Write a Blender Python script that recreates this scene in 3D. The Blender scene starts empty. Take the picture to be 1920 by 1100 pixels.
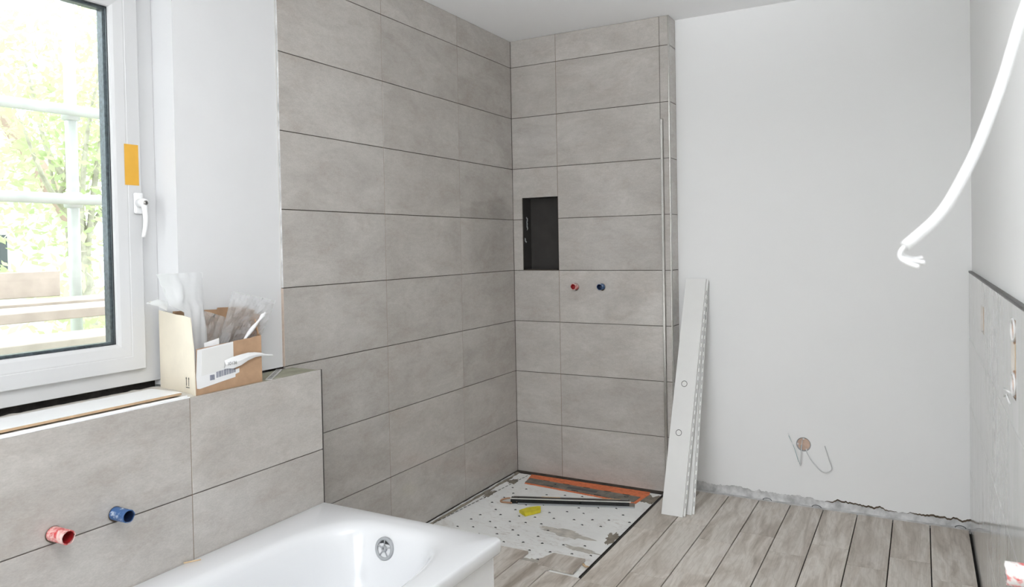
import bpy, bmesh, math, random
from mathutils import Vector, Matrix, noise

random.seed(7)
SC = bpy.context.scene
COL = SC.collection

# ------------------------------------------------------------------ camera
cam = bpy.data.cameras.new('camera')
camo = bpy.data.objects.new('camera', cam)
COL.objects.link(camo)
cam.sensor_width = 36.0
cam.lens = 1344.03 / 1920 * 36
cam.shift_x = (960 - 1030.70) / 1920
cam.shift_y = (483.80 - 550) / 1920
cam.clip_start = 0.02
cam.clip_end = 300
ya, pi_, ro = (math.radians(a) for a in (27.42053, -1.02063, -1.00547))
fw = Vector((-math.sin(ya) * math.cos(pi_), math.cos(ya) * math.cos(pi_), math.sin(pi_)))
rt = Vector((math.cos(ya), math.sin(ya), 0))
up = rt.cross(fw)
r2 = rt * math.cos(ro) + up * math.sin(ro)
u2 = up * math.cos(ro) - rt * math.sin(ro)
M = Matrix((r2, u2, -fw)).transposed().to_4x4()
M.translation = Vector((2.17265, -3.72161, 1.35188))
camo.matrix_world = M
cam.dof.use_dof = True
cam.dof.focus_distance = 3.6
cam.dof.aperture_fstop = 8.0
SC.camera = camo

# ------------------------------------------------------------------ sky, exposure
world = bpy.data.worlds.new('overcast_sky')
SC.world = world
world.use_nodes = True
bg = world.node_tree.nodes['Background']
bg.inputs['Color'].default_value = (0.925, 0.964, 1.0, 1)
bg.inputs['Strength'].default_value = 4.8
SC.view_settings.view_transform = 'Standard'
SC.view_settings.look = 'None'
SC.view_settings.gamma = 1
SC.view_settings.use_curve_mapping = False
SC.view_settings.exposure = 0.10
SC.cycles.use_denoising = True
SC.cycles.max_bounces = 8
SC.cycles.diffuse_bounces = 5
SC.cycles.glossy_bounces = 3
SC.cycles.transmission_bounces = 4
SC.cycles.transparent_max_bounces = 12
SC.cycles.use_adaptive_sampling = True
SC.cycles.adaptive_threshold = .02
SC.cycles.sample_clamp_indirect = 8


REAR_Y = -5.2

# the photographer's flash, turned up to bounce off the ceiling above the camera
fl = bpy.data.lights.new('bounce_flash', 'SPOT')
fl.energy = 490
fl.color = (.935, .965, 1.0)
fl.spot_size = math.radians(95)
fl.spot_blend = 1.0
fl.shadow_soft_size = .06
flo = bpy.data.objects.new('bounce_flash', fl)
COL.objects.link(flo)
flo.location = (1.85, -3.98, 1.70)
flo.rotation_euler = Vector((.12, -.62, -.78)).to_track_quat('Z', 'Y').to_euler()


# ------------------------------------------------------------------ materials
def srgb(r, g, b):
    def f(c):
        c /= 255
        return c / 12.92 if c <= .04045 else ((c + .055) / 1.055) ** 2.4
    return (f(r), f(g), f(b), 1)


MATS = {}


def new_mat(name):
    m = bpy.data.materials.new(name)
    m.use_nodes = True
    nt = m.node_tree
    b = nt.nodes['Principled BSDF']
    MATS[name] = m
    return m, nt, b


def node(nt, t, **kw):
    n = nt.nodes.new(t)
    for k, v in kw.items():
        setattr(n, k, v)
    return n


def objcoord(nt, scale=(1, 1, 1), rnd=37.0):
    """object coordinates shifted by the object's random number, so alike pieces differ"""
    tc = node(nt, 'ShaderNodeTexCoord')
    oi = node(nt, 'ShaderNodeObjectInfo')
    mu = node(nt, 'ShaderNodeMath', operation='MULTIPLY')
    mu.inputs[1].default_value = rnd
    nt.links.new(oi.outputs['Random'], mu.inputs[0])
    ad = node(nt, 'ShaderNodeVectorMath', operation='ADD')
    nt.links.new(tc.outputs['Object'], ad.inputs[0])
    nt.links.new(mu.outputs[0], ad.inputs[1])
    mp = node(nt, 'ShaderNodeMapping')
    mp.inputs['Scale'].default_value = scale
    nt.links.new(ad.outputs[0], mp.inputs['Vector'])
    return mp.outputs[0], oi.outputs['Random']


def noise_tex(nt, vec, scale, detail=4, rough=.55, dist=0.0):
    n = node(nt, 'ShaderNodeTexNoise')
    n.inputs['Scale'].default_value = scale
    n.inputs['Detail'].default_value = detail
    n.inputs['Roughness'].default_value = rough
    n.inputs['Distortion'].default_value = dist
    nt.links.new(vec, n.inputs['Vector'])
    return n.outputs['Fac']


def ramp(nt, fac, stops):
    r = node(nt, 'ShaderNodeValToRGB')
    el = r.color_ramp.elements
    while len(el) > 1:
        el.remove(el[-1])
    el[0].position = stops[0][0]
    el[0].color = stops[0][1]
    for p, c in stops[1:]:
        e = el.new(p)
        e.color = c
    nt.links.new(fac, r.inputs[0])
    return r.outputs[0]


def mixc(nt, fac, a, b, mode='MIX'):
    m = node(nt, 'ShaderNodeMix', data_type='RGBA', blend_type=mode)
    for s, v in ((m.inputs[0], fac), (m.inputs[6], a), (m.inputs[7], b)):
        if hasattr(v, 'links'):
            nt.links.new(v, s)
        else:
            s.default_value = v
    return m.outputs[2]


def bump(nt, b, h, strength, dist):
    bp = node(nt, 'ShaderNodeBump')
    bp.inputs['Strength'].default_value = strength
    bp.inputs['Distance'].default_value = dist
    nt.links.new(h, bp.inputs['Height'])
    nt.links.new(bp.outputs[0], b.inputs['Normal'])


def simple(name, col, rough=.5, metal=0.0, spec=.5, var=0.0, vscale=8, bmp=0.0, bscale=60, bdist=.001):
    m, nt, b = new_mat(name)
    b.inputs['Roughness'].default_value = rough
    b.inputs['Metallic'].default_value = metal
    b.inputs['Specular IOR Level'].default_value = spec
    vec, _ = objcoord(nt)
    f = noise_tex(nt, vec, vscale, 5)
    lo = tuple(max(0, c * (1 - var)) for c in col[:3]) + (1,)
    hi = tuple(min(1, c * (1 + var)) for c in col[:3]) + (1,)
    nt.links.new(ramp(nt, f, [(.3, lo), (.7, hi)]), b.inputs['Base Color'])
    if bmp:
        bump(nt, b, noise_tex(nt, vec, bscale, 4), bmp, bdist)
    return m


def tile_mat(name, dark, light, warm, rough, sc=(1, 1, 1)):
    m, nt, b = new_mat(name)
    vec, rnd = objcoord(nt, sc)
    big = noise_tex(nt, vec, 3.2, 6, .6, .6)
    base = ramp(nt, big, [(.32, dark), (.68, light)])
    w = noise_tex(nt, vec, 7.0, 7, .68, .4)
    wf = ramp(nt, w, [(.50, (0, 0, 0, 1)), (.72, (.55, .55, .55, 1))])
    c = mixc(nt, wf, base, warm)
    fine = noise_tex(nt, vec, 140, 3, .7)
    ff = ramp(nt, fine, [(.3, (.93, .93, .93, 1)), (.7, (1.06, 1.06, 1.06, 1))])
    c = mixc(nt, 1.0, c, ff, 'MULTIPLY')
    md = noise_tex(nt, vec, 34, 6, .75, .3)
    c = mixc(nt, 1.0, c, ramp(nt, md, [(.35, (.945, .94, .935, 1)), (.65, (1.05, 1.05, 1.05, 1))]), 'MULTIPLY')
    rv = ramp(nt, rnd, [(0, (.955, .955, .955, 1)), (1, (1.03, 1.03, 1.03, 1))])
    c = mixc(nt, 1.0, c, rv, 'MULTIPLY')
    nt.links.new(c, b.inputs['Base Color'])
    rr = ramp(nt, w, [(.3, (rough, rough, rough, 1)), (.75, (rough + .08,) * 3 + (1,))])
    nt.links.new(rr, b.inputs['Roughness'])
    b.inputs['IOR'].default_value = 1.58
    return m


tile_mat('concrete_look_tile', (.425, .396, .365, 1), (.527, .499, .466, 1), (.400, .350, .308, 1), .055, (1.0, 1.0, 2.1))
tile_mat('pale_grey_tile', (.54, .535, .52, 1), (.64, .635, .62, 1), (.56, .54, .51, 1), .07, (1, 2.6, .35))

m, nt, b = new_mat('wood_look_plank')
vec, rnd = objcoord(nt, (3.6, .75, 3.6), 61)
g1 = noise_tex(nt, vec, 3.0, 4, .5, 1.0)
base = ramp(nt, g1, [(.30, (.37, .320, .270, 1)), (.44, (.52, .470, .415, 1)), (.57, (.65, .61, .56, 1)), (.70, (.54, .485, .425, 1))])
vec2, _ = objcoord(nt, (70.0, 1.6, 70.0), 61)
g2 = noise_tex(nt, vec2, 3.0, 4, .6, .25)
c = mixc(nt, 1.0, base, ramp(nt, g2, [(.3, (.89, .88, .87, 1)), (.7, (1.08, 1.08, 1.08, 1))]), 'MULTIPLY')
vec3, _ = objcoord(nt, (2.6, 1.0, 2.6), 61)
wv = node(nt, 'ShaderNodeTexWave', wave_type='RINGS', rings_direction='SPHERICAL')
wv.inputs['Scale'].default_value = 5.0
wv.inputs['Distortion'].default_value = 9
wv.inputs['Detail'].default_value = 4
wv.inputs['Detail Scale'].default_value = 2.2
nt.links.new(vec3, wv.inputs['Vector'])
c = mixc(nt, 1.0, c, ramp(nt, wv.outputs['Fac'], [(.0, (.93, .92, .91, 1)), (.45, (1.02, 1.02, 1.02, 1))]), 'MULTIPLY')
c = mixc(nt, 1.0, c, ramp(nt, rnd, [(0, (.90, .89, .88, 1)), (1, (1.08, 1.08, 1.08, 1))]), 'MULTIPLY')
nt.links.new(c, b.inputs['Base Color'])
b.inputs['Roughness'].default_value = .38
bump(nt, b, g2, .12, .001)

simple('white_paint', (.83, .828, .822, 1), .75, var=.012, vscale=1.5, bmp=.10, bscale=160, bdist=.0008, spec=.3)
simple('ceiling_paint', (.91, .91, .915, 1), .85, var=.01, vscale=1.2, bmp=.08, bscale=180, bdist=.0008, spec=.2)
simple('joint_brown', (.085, .070, .058, 1), .9, var=.25, vscale=20)
simple('joint_beige', (.23, .17, .12, 1), .9, var=.12, vscale=30)
simple('joint_dark', (.018, .015, .013, 1), .9, var=.3, vscale=30)
simple('concrete', (.60, .595, .59, 1), .9, var=.35, vscale=18, bmp=.5, bscale=45, bdist=.003)
simple('plaster_chip', (.10, .075, .052, 1), .95, var=.4, vscale=40, bmp=.6, bscale=80, bdist=.003)
simple('ceramic_body', (.60, .50, .42, 1), .85, var=.08, vscale=60)
simple('mortar', (.50, .47, .42, 1), .95, var=.25, vscale=22, bmp=.7, bscale=70, bdist=.004)
simple('brown_mortar', (.24, .21, .17, 1), .95, var=.35, vscale=22, bmp=.7, bscale=60, bdist=.004)
simple('sill_dust', (.56, .53, .48, 1), .95, var=.12, vscale=16, bmp=.4, bscale=60, bdist=.003)
simple('green_board', (.30, .295, .225, 1), .9, var=.2, vscale=14, bmp=.2, bscale=80)
simple('dark_foam', (.030, .027, .025, 1), .95, var=.5, vscale=35, bmp=.8, bscale=60, bdist=.006)
simple('upvc_white', (.62, .62, .622, 1), .28, var=.004, spec=.5)
simple('upvc_handle', (.86, .86, .86, 1), .22, spec=.5)
simple('gasket_black', (.012, .012, .016, 1), .5)
simple('spacer_grey', (.12, .14, .165, 1), .35, metal=.3, var=.35, vscale=90)
simple('steel', (.62, .60, .57, 1), .22, metal=1.0, var=.06, vscale=30)
simple('dull_steel', (.36, .345, .32, 1), .34, metal=1.0, var=.15, vscale=40)
simple('dark_steel', (.10, .095, .09, 1), .4, metal=.8, var=.25, vscale=40)
simple('bath_enamel', (.73, .735, .745, 1), .06, spec=.6)
simple('bath_panel', (.80, .80, .80, 1), .55, var=.02, vscale=9)
simple('plastic_grey', (.36, .37, .38, 1), .38)
simple('plastic_dark', (.06, .063, .066, 1), .5)
simple('cardboard', (.47, .30, .185, 1), .85, var=.10, vscale=24, bmp=.08, bscale=120)
simple('cardboard_inside', (.40, .25, .15, 1), .9, var=.12, vscale=24)
simple('cream_card', (.80, .73, .60, 1), .7, var=.04, vscale=12)
simple('paper_white', (.80, .80, .80, 1), .8, var=.02)
simple('label_grey', (.20, .21, .27, 1), .8, var=.05)
simple('ink', (.05, .05, .05, 1), .8)
simple('sticker_orange', (.74, .40, .045, 1), .6, var=.05, vscale=14)
simple('board_white', (.76, .755, .735, 1), .5, var=.02, vscale=10)
simple('board_slot', (.30, .30, .295, 1), .8)
simple('mark_pencil', (.08, .08, .08, 1), .8)
simple('cable_white', (.68, .68, .68, 1), .4)
simple('wire_teal', (.16, .30, .33, 1), .5)
simple('socket_beige', (.58, .42, .33, 1), .7, var=.12, vscale=30)
simple('wood_raw', (.62, .45, .28, 1), .8, var=.15, vscale=20)
simple('chipboard_edge', (.60, .42, .26, 1), .8, var=.15, vscale=40)
simple('sponge_yellow', (.66, .56, .03, 1), .7, var=.12, vscale=30, bmp=.4, bscale=60)
simple('orange_fleece', (.72, .20, .085, 1), .9, var=.18, vscale=45, bmp=.4, bscale=140)
simple('drain_tape', (.20, .18, .155, 1), .75, var=.28, vscale=26, bmp=.25, bscale=70)
simple('black_gloss', (.008, .008, .009, 1), .12)
simple('pale_steel', (.72, .71, .68, 1), .3, metal=.6)
simple('niche_dark', (.037, .033, .030, 1), .8, var=.15, vscale=12)
simple('niche_smear', (.34, .36, .36, 1), .8)
simple('dimple_dark', (.06, .06, .06, 1), .9)
simple('dash_black', (.02, .02, .02, 1), .8)
simple('copper_wire', (.45, .25, .14, 1), .5)
simple('bark', (.46, .42, .38, 1), .9, var=.3)
simple('scaffold_tube', (.55, .56, .58, 1), .4, metal=.2, var=.1)
simple('scaffold_wood', (.56, .47, .44, 1), .9, var=.12, vscale=9)
simple('house_render', (.80, .80, .78, 1), .9, var=.02)
simple('roof_edge', (.50, .36, .33, 1), .9)
simple('window_dark', (.05, .06, .07, 1), .2)
simple('ground_lawn', (.30, .34, .20, 1), 1.0, var=.3, vscale=3)
simple('plaster_white_dimmed', (.71, .71, .713, 1), .85, var=.015, vscale=5, bmp=.2, bscale=90, bdist=.001, spec=.2)  # wall white dimmed in the colour where light falls too strong by the window


def stained(name, base, rubber, rub_lo, rub_hi, rough, scale=9):
    m, nt, b = new_mat(name)
    vec, _ = objcoord(nt)
    f = noise_tex(nt, vec, scale, 6, .7, .3)
    nt.links.new(mixc(nt, ramp(nt, f, [(rub_lo, (0, 0, 0, 1)), (rub_hi, (1, 1, 1, 1))]), base, rubber), b.inputs['Base Color'])
    b.inputs['Roughness'].default_value = rough


stained('pipe_red', (.55, .045, .05, 1), (.74, .52, .48, 1), .42, .56, .45, 38)
stained('pipe_blue', (.035, .10, .25, 1), (.46, .52, .60, 1), .54, .62, .45, 45)
stained('pipe_white', (.72, .10, .10, 1), (.78, .76, .74, 1), .40, .50, .45, 30)
simple('pipe_white_inside', (.5, .05, .05, 1), .6)
simple('pipe_red_inside', (.35, .012, .015, 1), .6)
simple('pipe_blue_inside', (.006, .018, .06, 1), .6)

# leaves: two-sided translucent
m, nt, b = new_mat('leaf')
vec, rnd = objcoord(nt)
f = noise_tex(nt, vec, 1.3, 3)
nt.links.new(ramp(nt, f, [(.3, (.42, .50, .28, 1)), (.7, (.66, .70, .52, 1))]), b.inputs['Base Color'])
b.inputs['Roughness'].default_value = .6
tr = node(nt, 'ShaderNodeBsdfTranslucent')
tr.inputs['Color'].default_value = (.60, .66, .40, 1)
mx = node(nt, 'ShaderNodeMixShader')
mx.inputs[0].default_value = .5
nt.links.new(b.outputs[0], mx.inputs[1])
nt.links.new(tr.outputs[0], mx.inputs[2])
nt.links.new(mx.outputs[0], nt.nodes['Material Output'].inputs['Surface'])

# shower mat: pale sheet with mortar stains of its own shape
m, nt, b = new_mat('shower_mat')
vec, _ = objcoord(nt)
f = noise_tex(nt, vec, 5.0, 8, .72, .5)
c = mixc(nt, ramp(nt, f, [(.56, (0, 0, 0, 1)), (.66, (.6, .6, .6, 1))]), (.84, .84, .82, 1), (.62, .585, .54, 1))
vecs, _ = objcoord(nt, (1.0, 2.6, 1.0))
fs = noise_tex(nt, vecs, 16.0, 9, .8, 1.2)
fm = noise_tex(nt, vec, 2.3, 3, .5)
ms = node(nt, 'ShaderNodeMath', operation='MULTIPLY')
nt.links.new(ramp(nt, fs, [(.52, (0, 0, 0, 1)), (.66, (.75, .75, .75, 1))]), ms.inputs[0])
nt.links.new(ramp(nt, fm, [(.44, (0, 0, 0, 1)), (.60, (1, 1, 1, 1))]), ms.inputs[1])
c = mixc(nt, ms.outputs[0], c, (.47, .40, .35, 1))
f2 = noise_tex(nt, vec, 1.6, 5, .6)
c = mixc(nt, 1.0, c, ramp(nt, f2, [(.35, (.90, .90, .90, 1)), (.65, (1.07, 1.07, 1.07, 1))]), 'MULTIPLY')
nt.links.new(c, b.inputs['Base Color'])
b.inputs['Roughness'].default_value = .6
bump(nt, b, noise_tex(nt, vec, 60, 4), .25, .002)


def glassy(name, col, transp, rough=.03, white=0.0):
    """thin sheet: mostly see-through, a little gloss, optional milky scatter"""
    m = bpy.data.materials.new(name)
    m.use_nodes = True
    nt = m.node_tree
    nt.nodes.clear()
    out = node(nt, 'ShaderNodeOutputMaterial')
    t = node(nt, 'ShaderNodeBsdfTransparent')
    t.inputs[0].default_value = col
    g = node(nt, 'ShaderNodeBsdfGlossy')
    g.inputs['Roughness'].default_value = rough
    lw = node(nt, 'ShaderNodeLayerWeight')
    lw.inputs['Blend'].default_value = .22
    m1 = node(nt, 'ShaderNodeMixShader')
    nt.links.new(lw.outputs[0], m1.inputs[0])
    if white > 0:
        d = node(nt, 'ShaderNodeBsdfDiffuse')
        d.inputs[0].default_value = (.95, .955, .96, 1)
        tl = node(nt, 'ShaderNodeBsdfTranslucent')
        tl.inputs[0].default_value = (.95, .955, .96, 1)
        ma = node(nt, 'ShaderNodeMixShader')
        ma.inputs[0].default_value = .45
        nt.links.new(d.outputs[0], ma.inputs[1])
        nt.links.new(tl.outputs[0], ma.inputs[2])
        mb = node(nt, 'ShaderNodeMixShader')
        mb.inputs[0].default_value = white
        nt.links.new(t.outputs[0], mb.inputs[1])
        nt.links.new(ma.outputs[0], mb.inputs[2])
        nt.links.new(mb.outputs[0], m1.inputs[1])
    else:
        nt.links.new(t.outputs[0], m1.inputs[1])
    nt.links.new(g.outputs[0], m1.inputs[2])
    nt.links.new(m1.outputs[0], out.inputs[0])
    MATS[name] = m


glassy('window_glass', (.95, .97, .96, 1), 1)
glassy('clear_film', (.98, .98, .985, 1), 1, .08, .27)
glassy('milky_film', (.97, .975, .98, 1), 1, .16, .80)

# ------------------------------------------------------------------ builders
WL = {}
CACHE = {}


def link(name, me, mat, loc=(0, 0, 0), parent=None):
    o = bpy.data.objects.new(name, me)
    COL.objects.link(o)
    if mat and not me.materials:
        me.materials.append(MATS[mat])
    loc = Vector(loc)
    WL[o.name] = loc.copy()
    if parent:
        o.parent = parent
        o.location = loc - WL[parent.name]
    else:
        o.location = loc
    return o


def tag(o, label=None, cat=None, group=None, kind=None):
    if label: o['label'] = label
    if cat: o['category'] = cat
    if group: o['group'] = group
    if kind: o['kind'] = kind
    return o


def empty(name, loc, label=None, cat=None, group=None, kind=None):
    o = bpy.data.objects.new(name, None)
    COL.objects.link(o)
    o.location = loc
    o.empty_display_size = .05
    WL[o.name] = Vector(loc)
    return tag(o, label, cat, group, kind)


def bm_box(bm, lo, hi, bev=0.0, seg=1, mat4=None):
    lo, hi = Vector(lo), Vector(hi)
    c = (lo + hi) / 2
    d = hi - lo
    r = bmesh.ops.create_cube(bm, size=1.0)
    vs = r['verts']
    for v in vs:
        v.co = Vector((v.co.x * d.x + c.x, v.co.y * d.y + c.y, v.co.z * d.z + c.z))
    if bev > 0:
        es = set()
        for v in vs:
            es.update(v.link_edges)
        bmesh.ops.bevel(bm, geom=list(es), offset=bev, segments=seg, affect='EDGES', profile=.5)
    if mat4 is not None:
        bmesh.ops.transform(bm, matrix=mat4, verts=vs if bev == 0 else bm.verts)


def bm_obj(name, bm, mat, parent=None, origin=None, smooth=False):
    bmesh.ops.recalc_face_normals(bm, faces=bm.faces)
    if origin is None:
        xs = [v.co for v in bm.verts]
        origin = Vector([(min(p[i] for p in xs) + max(p[i] for p in xs)) / 2 for i in range(3)])
    origin = Vector(origin)
    for v in bm.verts:
        v.co -= origin
    if smooth:
        for f in bm.faces:
            f.smooth = True
    me = bpy.data.meshes.new(name)
    bm.to_mesh(me)
    bm.free()
    return link(name, me, mat, origin, parent)


def box(name, lo, hi, mat, parent=None, bev=0.0, seg=1):
    """one box with its origin at the middle; alike boxes share mesh data"""
    lo, hi = Vector(lo), Vector(hi)
    d = hi - lo
    key = (round(d.x, 4), round(d.y, 4), round(d.z, 4), mat, bev, seg)
    me = CACHE.get(key)
    if me is None:
        bm = bmesh.new()
        bm_box(bm, -d / 2, d / 2, bev, seg)
        bmesh.ops.recalc_face_normals(bm, faces=bm.faces)
        me = bpy.data.meshes.new(name)
        bm.to_mesh(me)
        bm.free()
        CACHE[key] = me
    return link(name, me, mat, (lo + hi) / 2, parent)


def boxes(name, lst, mat, parent=None, bev=0.0):
    bm = bmesh.new()
    for lo, hi in lst:
        b2 = bmesh.new()
        bm_box(b2, lo, hi, bev)
        t = bpy.data.meshes.new('t')
        b2.to_mesh(t)
        b2.free()
        bm.from_mesh(t)
        bpy.data.meshes.remove(t)
    return bm_obj(name, bm, mat, parent)


def smooth_path(pts, n=6):
    """Catmull-Rom through the points"""
    P = [Vector(p) for p in pts]
    if len(P) < 3:
        return P
    Q = [P[0] * 2 - P[1]] + P + [P[-1] * 2 - P[-2]]
    out = []
    for i in range(1, len(Q) - 2):
        a, b_, c_, d_ = Q[i - 1:i + 3]
        for k in range(n):
            t = k / n
            out.append(.5 * (2 * b_ + (c_ - a) * t + (2 * a - 5 * b_ + 4 * c_ - d_) * t * t + (3 * b_ - a - 3 * c_ + d_) * t ** 3))
    out.append(P[-1])
    return out


def bm_tube(bm, pts, r, res=10, cap=True):
    P = [Vector(p) for p in pts]
    rs = r if isinstance(r, (list, tuple)) else [r] * len(P)
    t0 = (P[1] - P[0]).normalized()
    n = t0.orthogonal().normalized()
    rings = []
    for i, p in enumerate(P):
        if i == 0: t = P[1] - P[0]
        elif i == len(P) - 1: t = P[-1] - P[-2]
        else: t = P[i + 1] - P[i - 1]
        t.normalize()
        n = (n - t * n.dot(t)).normalized()
        b_ = t.cross(n)
        rings.append([bm.verts.new(p + (n * math.cos(a) + b_ * math.sin(a)) * rs[i]) for a in [2 * math.pi * k / res for k in range(res)]])
    for i in range(len(rings) - 1):
        for k in range(res):
            f = bm.faces.new((rings[i][k], rings[i][(k + 1) % res], rings[i + 1][(k + 1) % res], rings[i + 1][k]))
            f.smooth = True
    if cap:
        bm.faces.new(rings[0][::-1])
        bm.faces.new(rings[-1])
    return rings


def tube(name, pts, r, mat, parent=None, res=10, origin=None):
    bm = bmesh.new()
    bm_tube(bm, pts, r, res)
    return bm_obj(name, bm, mat, parent, origin)


def bm_lathe(bm, prof, o, axis, res=28, xdir=None):
    """profile of (radius, height along axis)"""
    o, axis = Vector(o), Vector(axis).normalized()
    x = axis.orthogonal().normalized()
    y = axis.cross(x)
    rings = []
    for r, h in prof:
        rings.append([bm.verts.new(o + axis * h + (x * math.cos(a) + y * math.sin(a)) * max(r, 1e-5)) for a in [2 * math.pi * k / res for k in range(res)]])
    for i in range(len(rings) - 1):
        for k in range(res):
            f = bm.faces.new((rings[i][k], rings[i][(k + 1) % res], rings[i + 1][(k + 1) % res], rings[i + 1][k]))
            f.smooth = True


def lathe(name, prof, o, axis, mat, parent=None, res=28):
    bm = bmesh.new()
    bm_lathe(bm, prof, o, axis, res)
    bmesh.ops.remove_doubles(bm, verts=bm.verts, dist=2e-5)
    return bm_obj(name, bm, mat, parent)


def slab(name, outline, n, thick, mat, parent=None):
    """flat polygon with thickness, along the normal n"""
    bm = bmesh.new()
    n = Vector(n)
    a = [bm.verts.new(Vector(p)) for p in outline]
    c_ = [bm.verts.new(Vector(p) - n * thick) for p in outline]
    bm.faces.new(a)
    bm.faces.new(c_[::-1])
    k = len(a)
    for i in range(k):
        bm.faces.new((a[i], c_[i], c_[(i + 1) % k], a[(i + 1) % k]))
    return bm_obj(name, bm, mat, parent)


def blob(name, cx, cy, z, rx, ry, rot, mat, parent=None, h=.004, rag=.35, n=40, seed=0):
    """low ragged smear lying on a floor"""
    bm = bmesh.new()
    c_ = bm.verts.new((cx, cy, z + h))
    rings = []
    for j, (fr, hh) in enumerate(((.55, h * .9), (.85, h * .5), (1.0, 0))):
        ring = []
        for i in range(n):
            a = 2 * math.pi * i / n
            s = fr * (1 + rag * noise.noise(Vector((math.cos(a) * 2.3 + seed, math.sin(a) * 2.3, seed * 1.7))) + rag * .5 * noise.noise(Vector((math.cos(a) * 7 + seed, math.sin(a) * 7, 3))))
            x, y = rx * s * math.cos(a), ry * s * math.sin(a)
            ring.append(bm.verts.new((cx + x * math.cos(rot) - y * math.sin(rot), cy + x * math.sin(rot) + y * math.cos(rot), z + hh * (1 + .5 * noise.noise(Vector((x * 40, y * 40, seed)))))))
        rings.append(ring)
    for i in range(n):
        bm.faces.new((c_, rings[0][i], rings[0][(i + 1) % n]))
        for j in range(2):
            bm.faces.new((rings[j][i], rings[j + 1][i], rings[j + 1][(i + 1) % n], rings[j][(i + 1) % n]))
    return bm_obj(name, bm, mat, parent, smooth=True)


# ------------------------------------------------------------------ the room
CEIL = 2.572
ROWS = [2.41412 - .302 * k for k in range(9)]           # tile joints, top to bottom; the last is the floor
BANDS = [(ROWS[0], CEIL)] + [(ROWS[k + 1], ROWS[k]) for k in range(8)]
G = .0016                                               # half of a horizontal joint
GV = .0011                                              # half of a vertical joint

ceiling = tag(box('ceiling', (-.45, REAR_Y - .2, CEIL), (2.6, .35, CEIL + .12), 'ceiling_paint'), kind='structure')

# tiled wall on the left (faces +x, tile face at x = 0)
wall_left = tag(box('wall_left', (-.30, -1.7535, -.12), (-.0055, .30, CEIL), 'joint_brown'), kind='structure')
YA = [-1.7544, -1.158, -.5552, -.0005]
for z0, z1 in BANDS:
    for i in range(3):
        box('tile', (-.012 if i else -.0115, YA[i] + (GV if i else 0), max(z0 + G, .001)), (0, YA[i + 1] - GV, z1 - G), 'concrete_look_tile', wall_left, .0007)
for y_ in YA[1:3]:
    box('joint_fill', (-.0058, y_ - GV, .002), (-.0012, y_ + GV, CEIL), 'joint_beige', wall_left)
# bare edge of the tiling next to the white window wall
bm = bmesh.new()
rng = random.Random(3)
zz = .905
prev = None
col_pts = []
while zz < 1.205:
    col_pts.append((zz, -.0165 - .010 * abs(noise.noise(Vector((zz * 23, 4, 0))))))
    zz += .006
vsf = []
for z_, x_ in col_pts:
    vsf.append((bm.verts.new((-.0122, -1.7552, z_)), bm.verts.new((x_, -1.7552 - .002, z_))))
for i in range(len(vsf) - 1):
    bm.faces.new((vsf[i][0], vsf[i][1], vsf[i + 1][1], vsf[i + 1][0]))
bm_obj('adhesive_edge', bm, 'brown_mortar', wall_left)
box('raw_tile_edge', (-.0118, -1.7562, .905), (-.0006, -1.7545, 1.2047), 'ceramic_body', wall_left)
box('edge_profile', (-.0120, -1.7566, 1.2075), (-.0075, -1.7545, CEIL), 'pale_steel', wall_left)
box('edge_fill', (-.0070, -1.7560, 1.2075), (-.0006, -1.7545, CEIL), 'concrete', wall_left)

# shower wall with the niche (faces -y, tile face at y = 0) and its pier end
NX0, NX1, NZ0, NZ1 = .0625, .2975, 1.2095, 1.636
wall_shower = tag(boxes('wall_shower', [
    ((-.006, .0055, -.12), (NX0, .30, CEIL)),
    ((NX1, .0055, -.12), (.9735, .30, CEIL)),
    ((NX0, .0055, -.12), (NX1, .30, NZ0)),
    ((NX0, .0055, NZ1), (NX1, .30, CEIL)),
    ((NX0, .105, NZ0), (NX1, .30, NZ1))], 'joint_brown'), kind='structure')
XB = [.0005, .30127, .9275]
for k, (z0, z1) in enumerate(BANDS):
    za, zb = max(z0 + G, .001), z1 - G
    for i in range(2):
        x0, x1 = XB[i] + GV, XB[i + 1] - GV
        if i == 0 and abs(z1 - ROWS[2]) < .01:         # tile with its lower right corner cut out
            boxes('tile', [((x0, 0, NZ1), (x1, .012, zb)), ((x0, 0, za), (NX0, .012, NZ1))], 'concrete_look_tile', wall_shower)
        elif i == 0 and abs(z1 - ROWS[3]) < .01:       # strip left of the niche
            box('tile', (x0, 0, za), (NX0, .012, zb), 'concrete_look_tile', wall_shower, .0007)
        else:
            box('tile', (x0, 0, za), (x1, .012, zb), 'concrete_look_tile', wall_shower, .0007)
    box('tile', (.9290, 0, za), (.9745, .012, zb), 'concrete_look_tile', wall_shower, .0006)
    box('tile', (.9735, .0085, za), (.9815, .1125, zb), 'concrete_look_tile', wall_shower, .0006)
box('joint_fill', (XB[1] - GV, .0012, .002), (XB[1] + GV, .0058, NZ0 - .004), 'joint_beige', wall_shower)
box('joint_fill', (XB[1] - GV, .0012, NZ1 + .004), (XB[1] + GV, .0058, CEIL), 'joint_beige', wall_shower)
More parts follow.
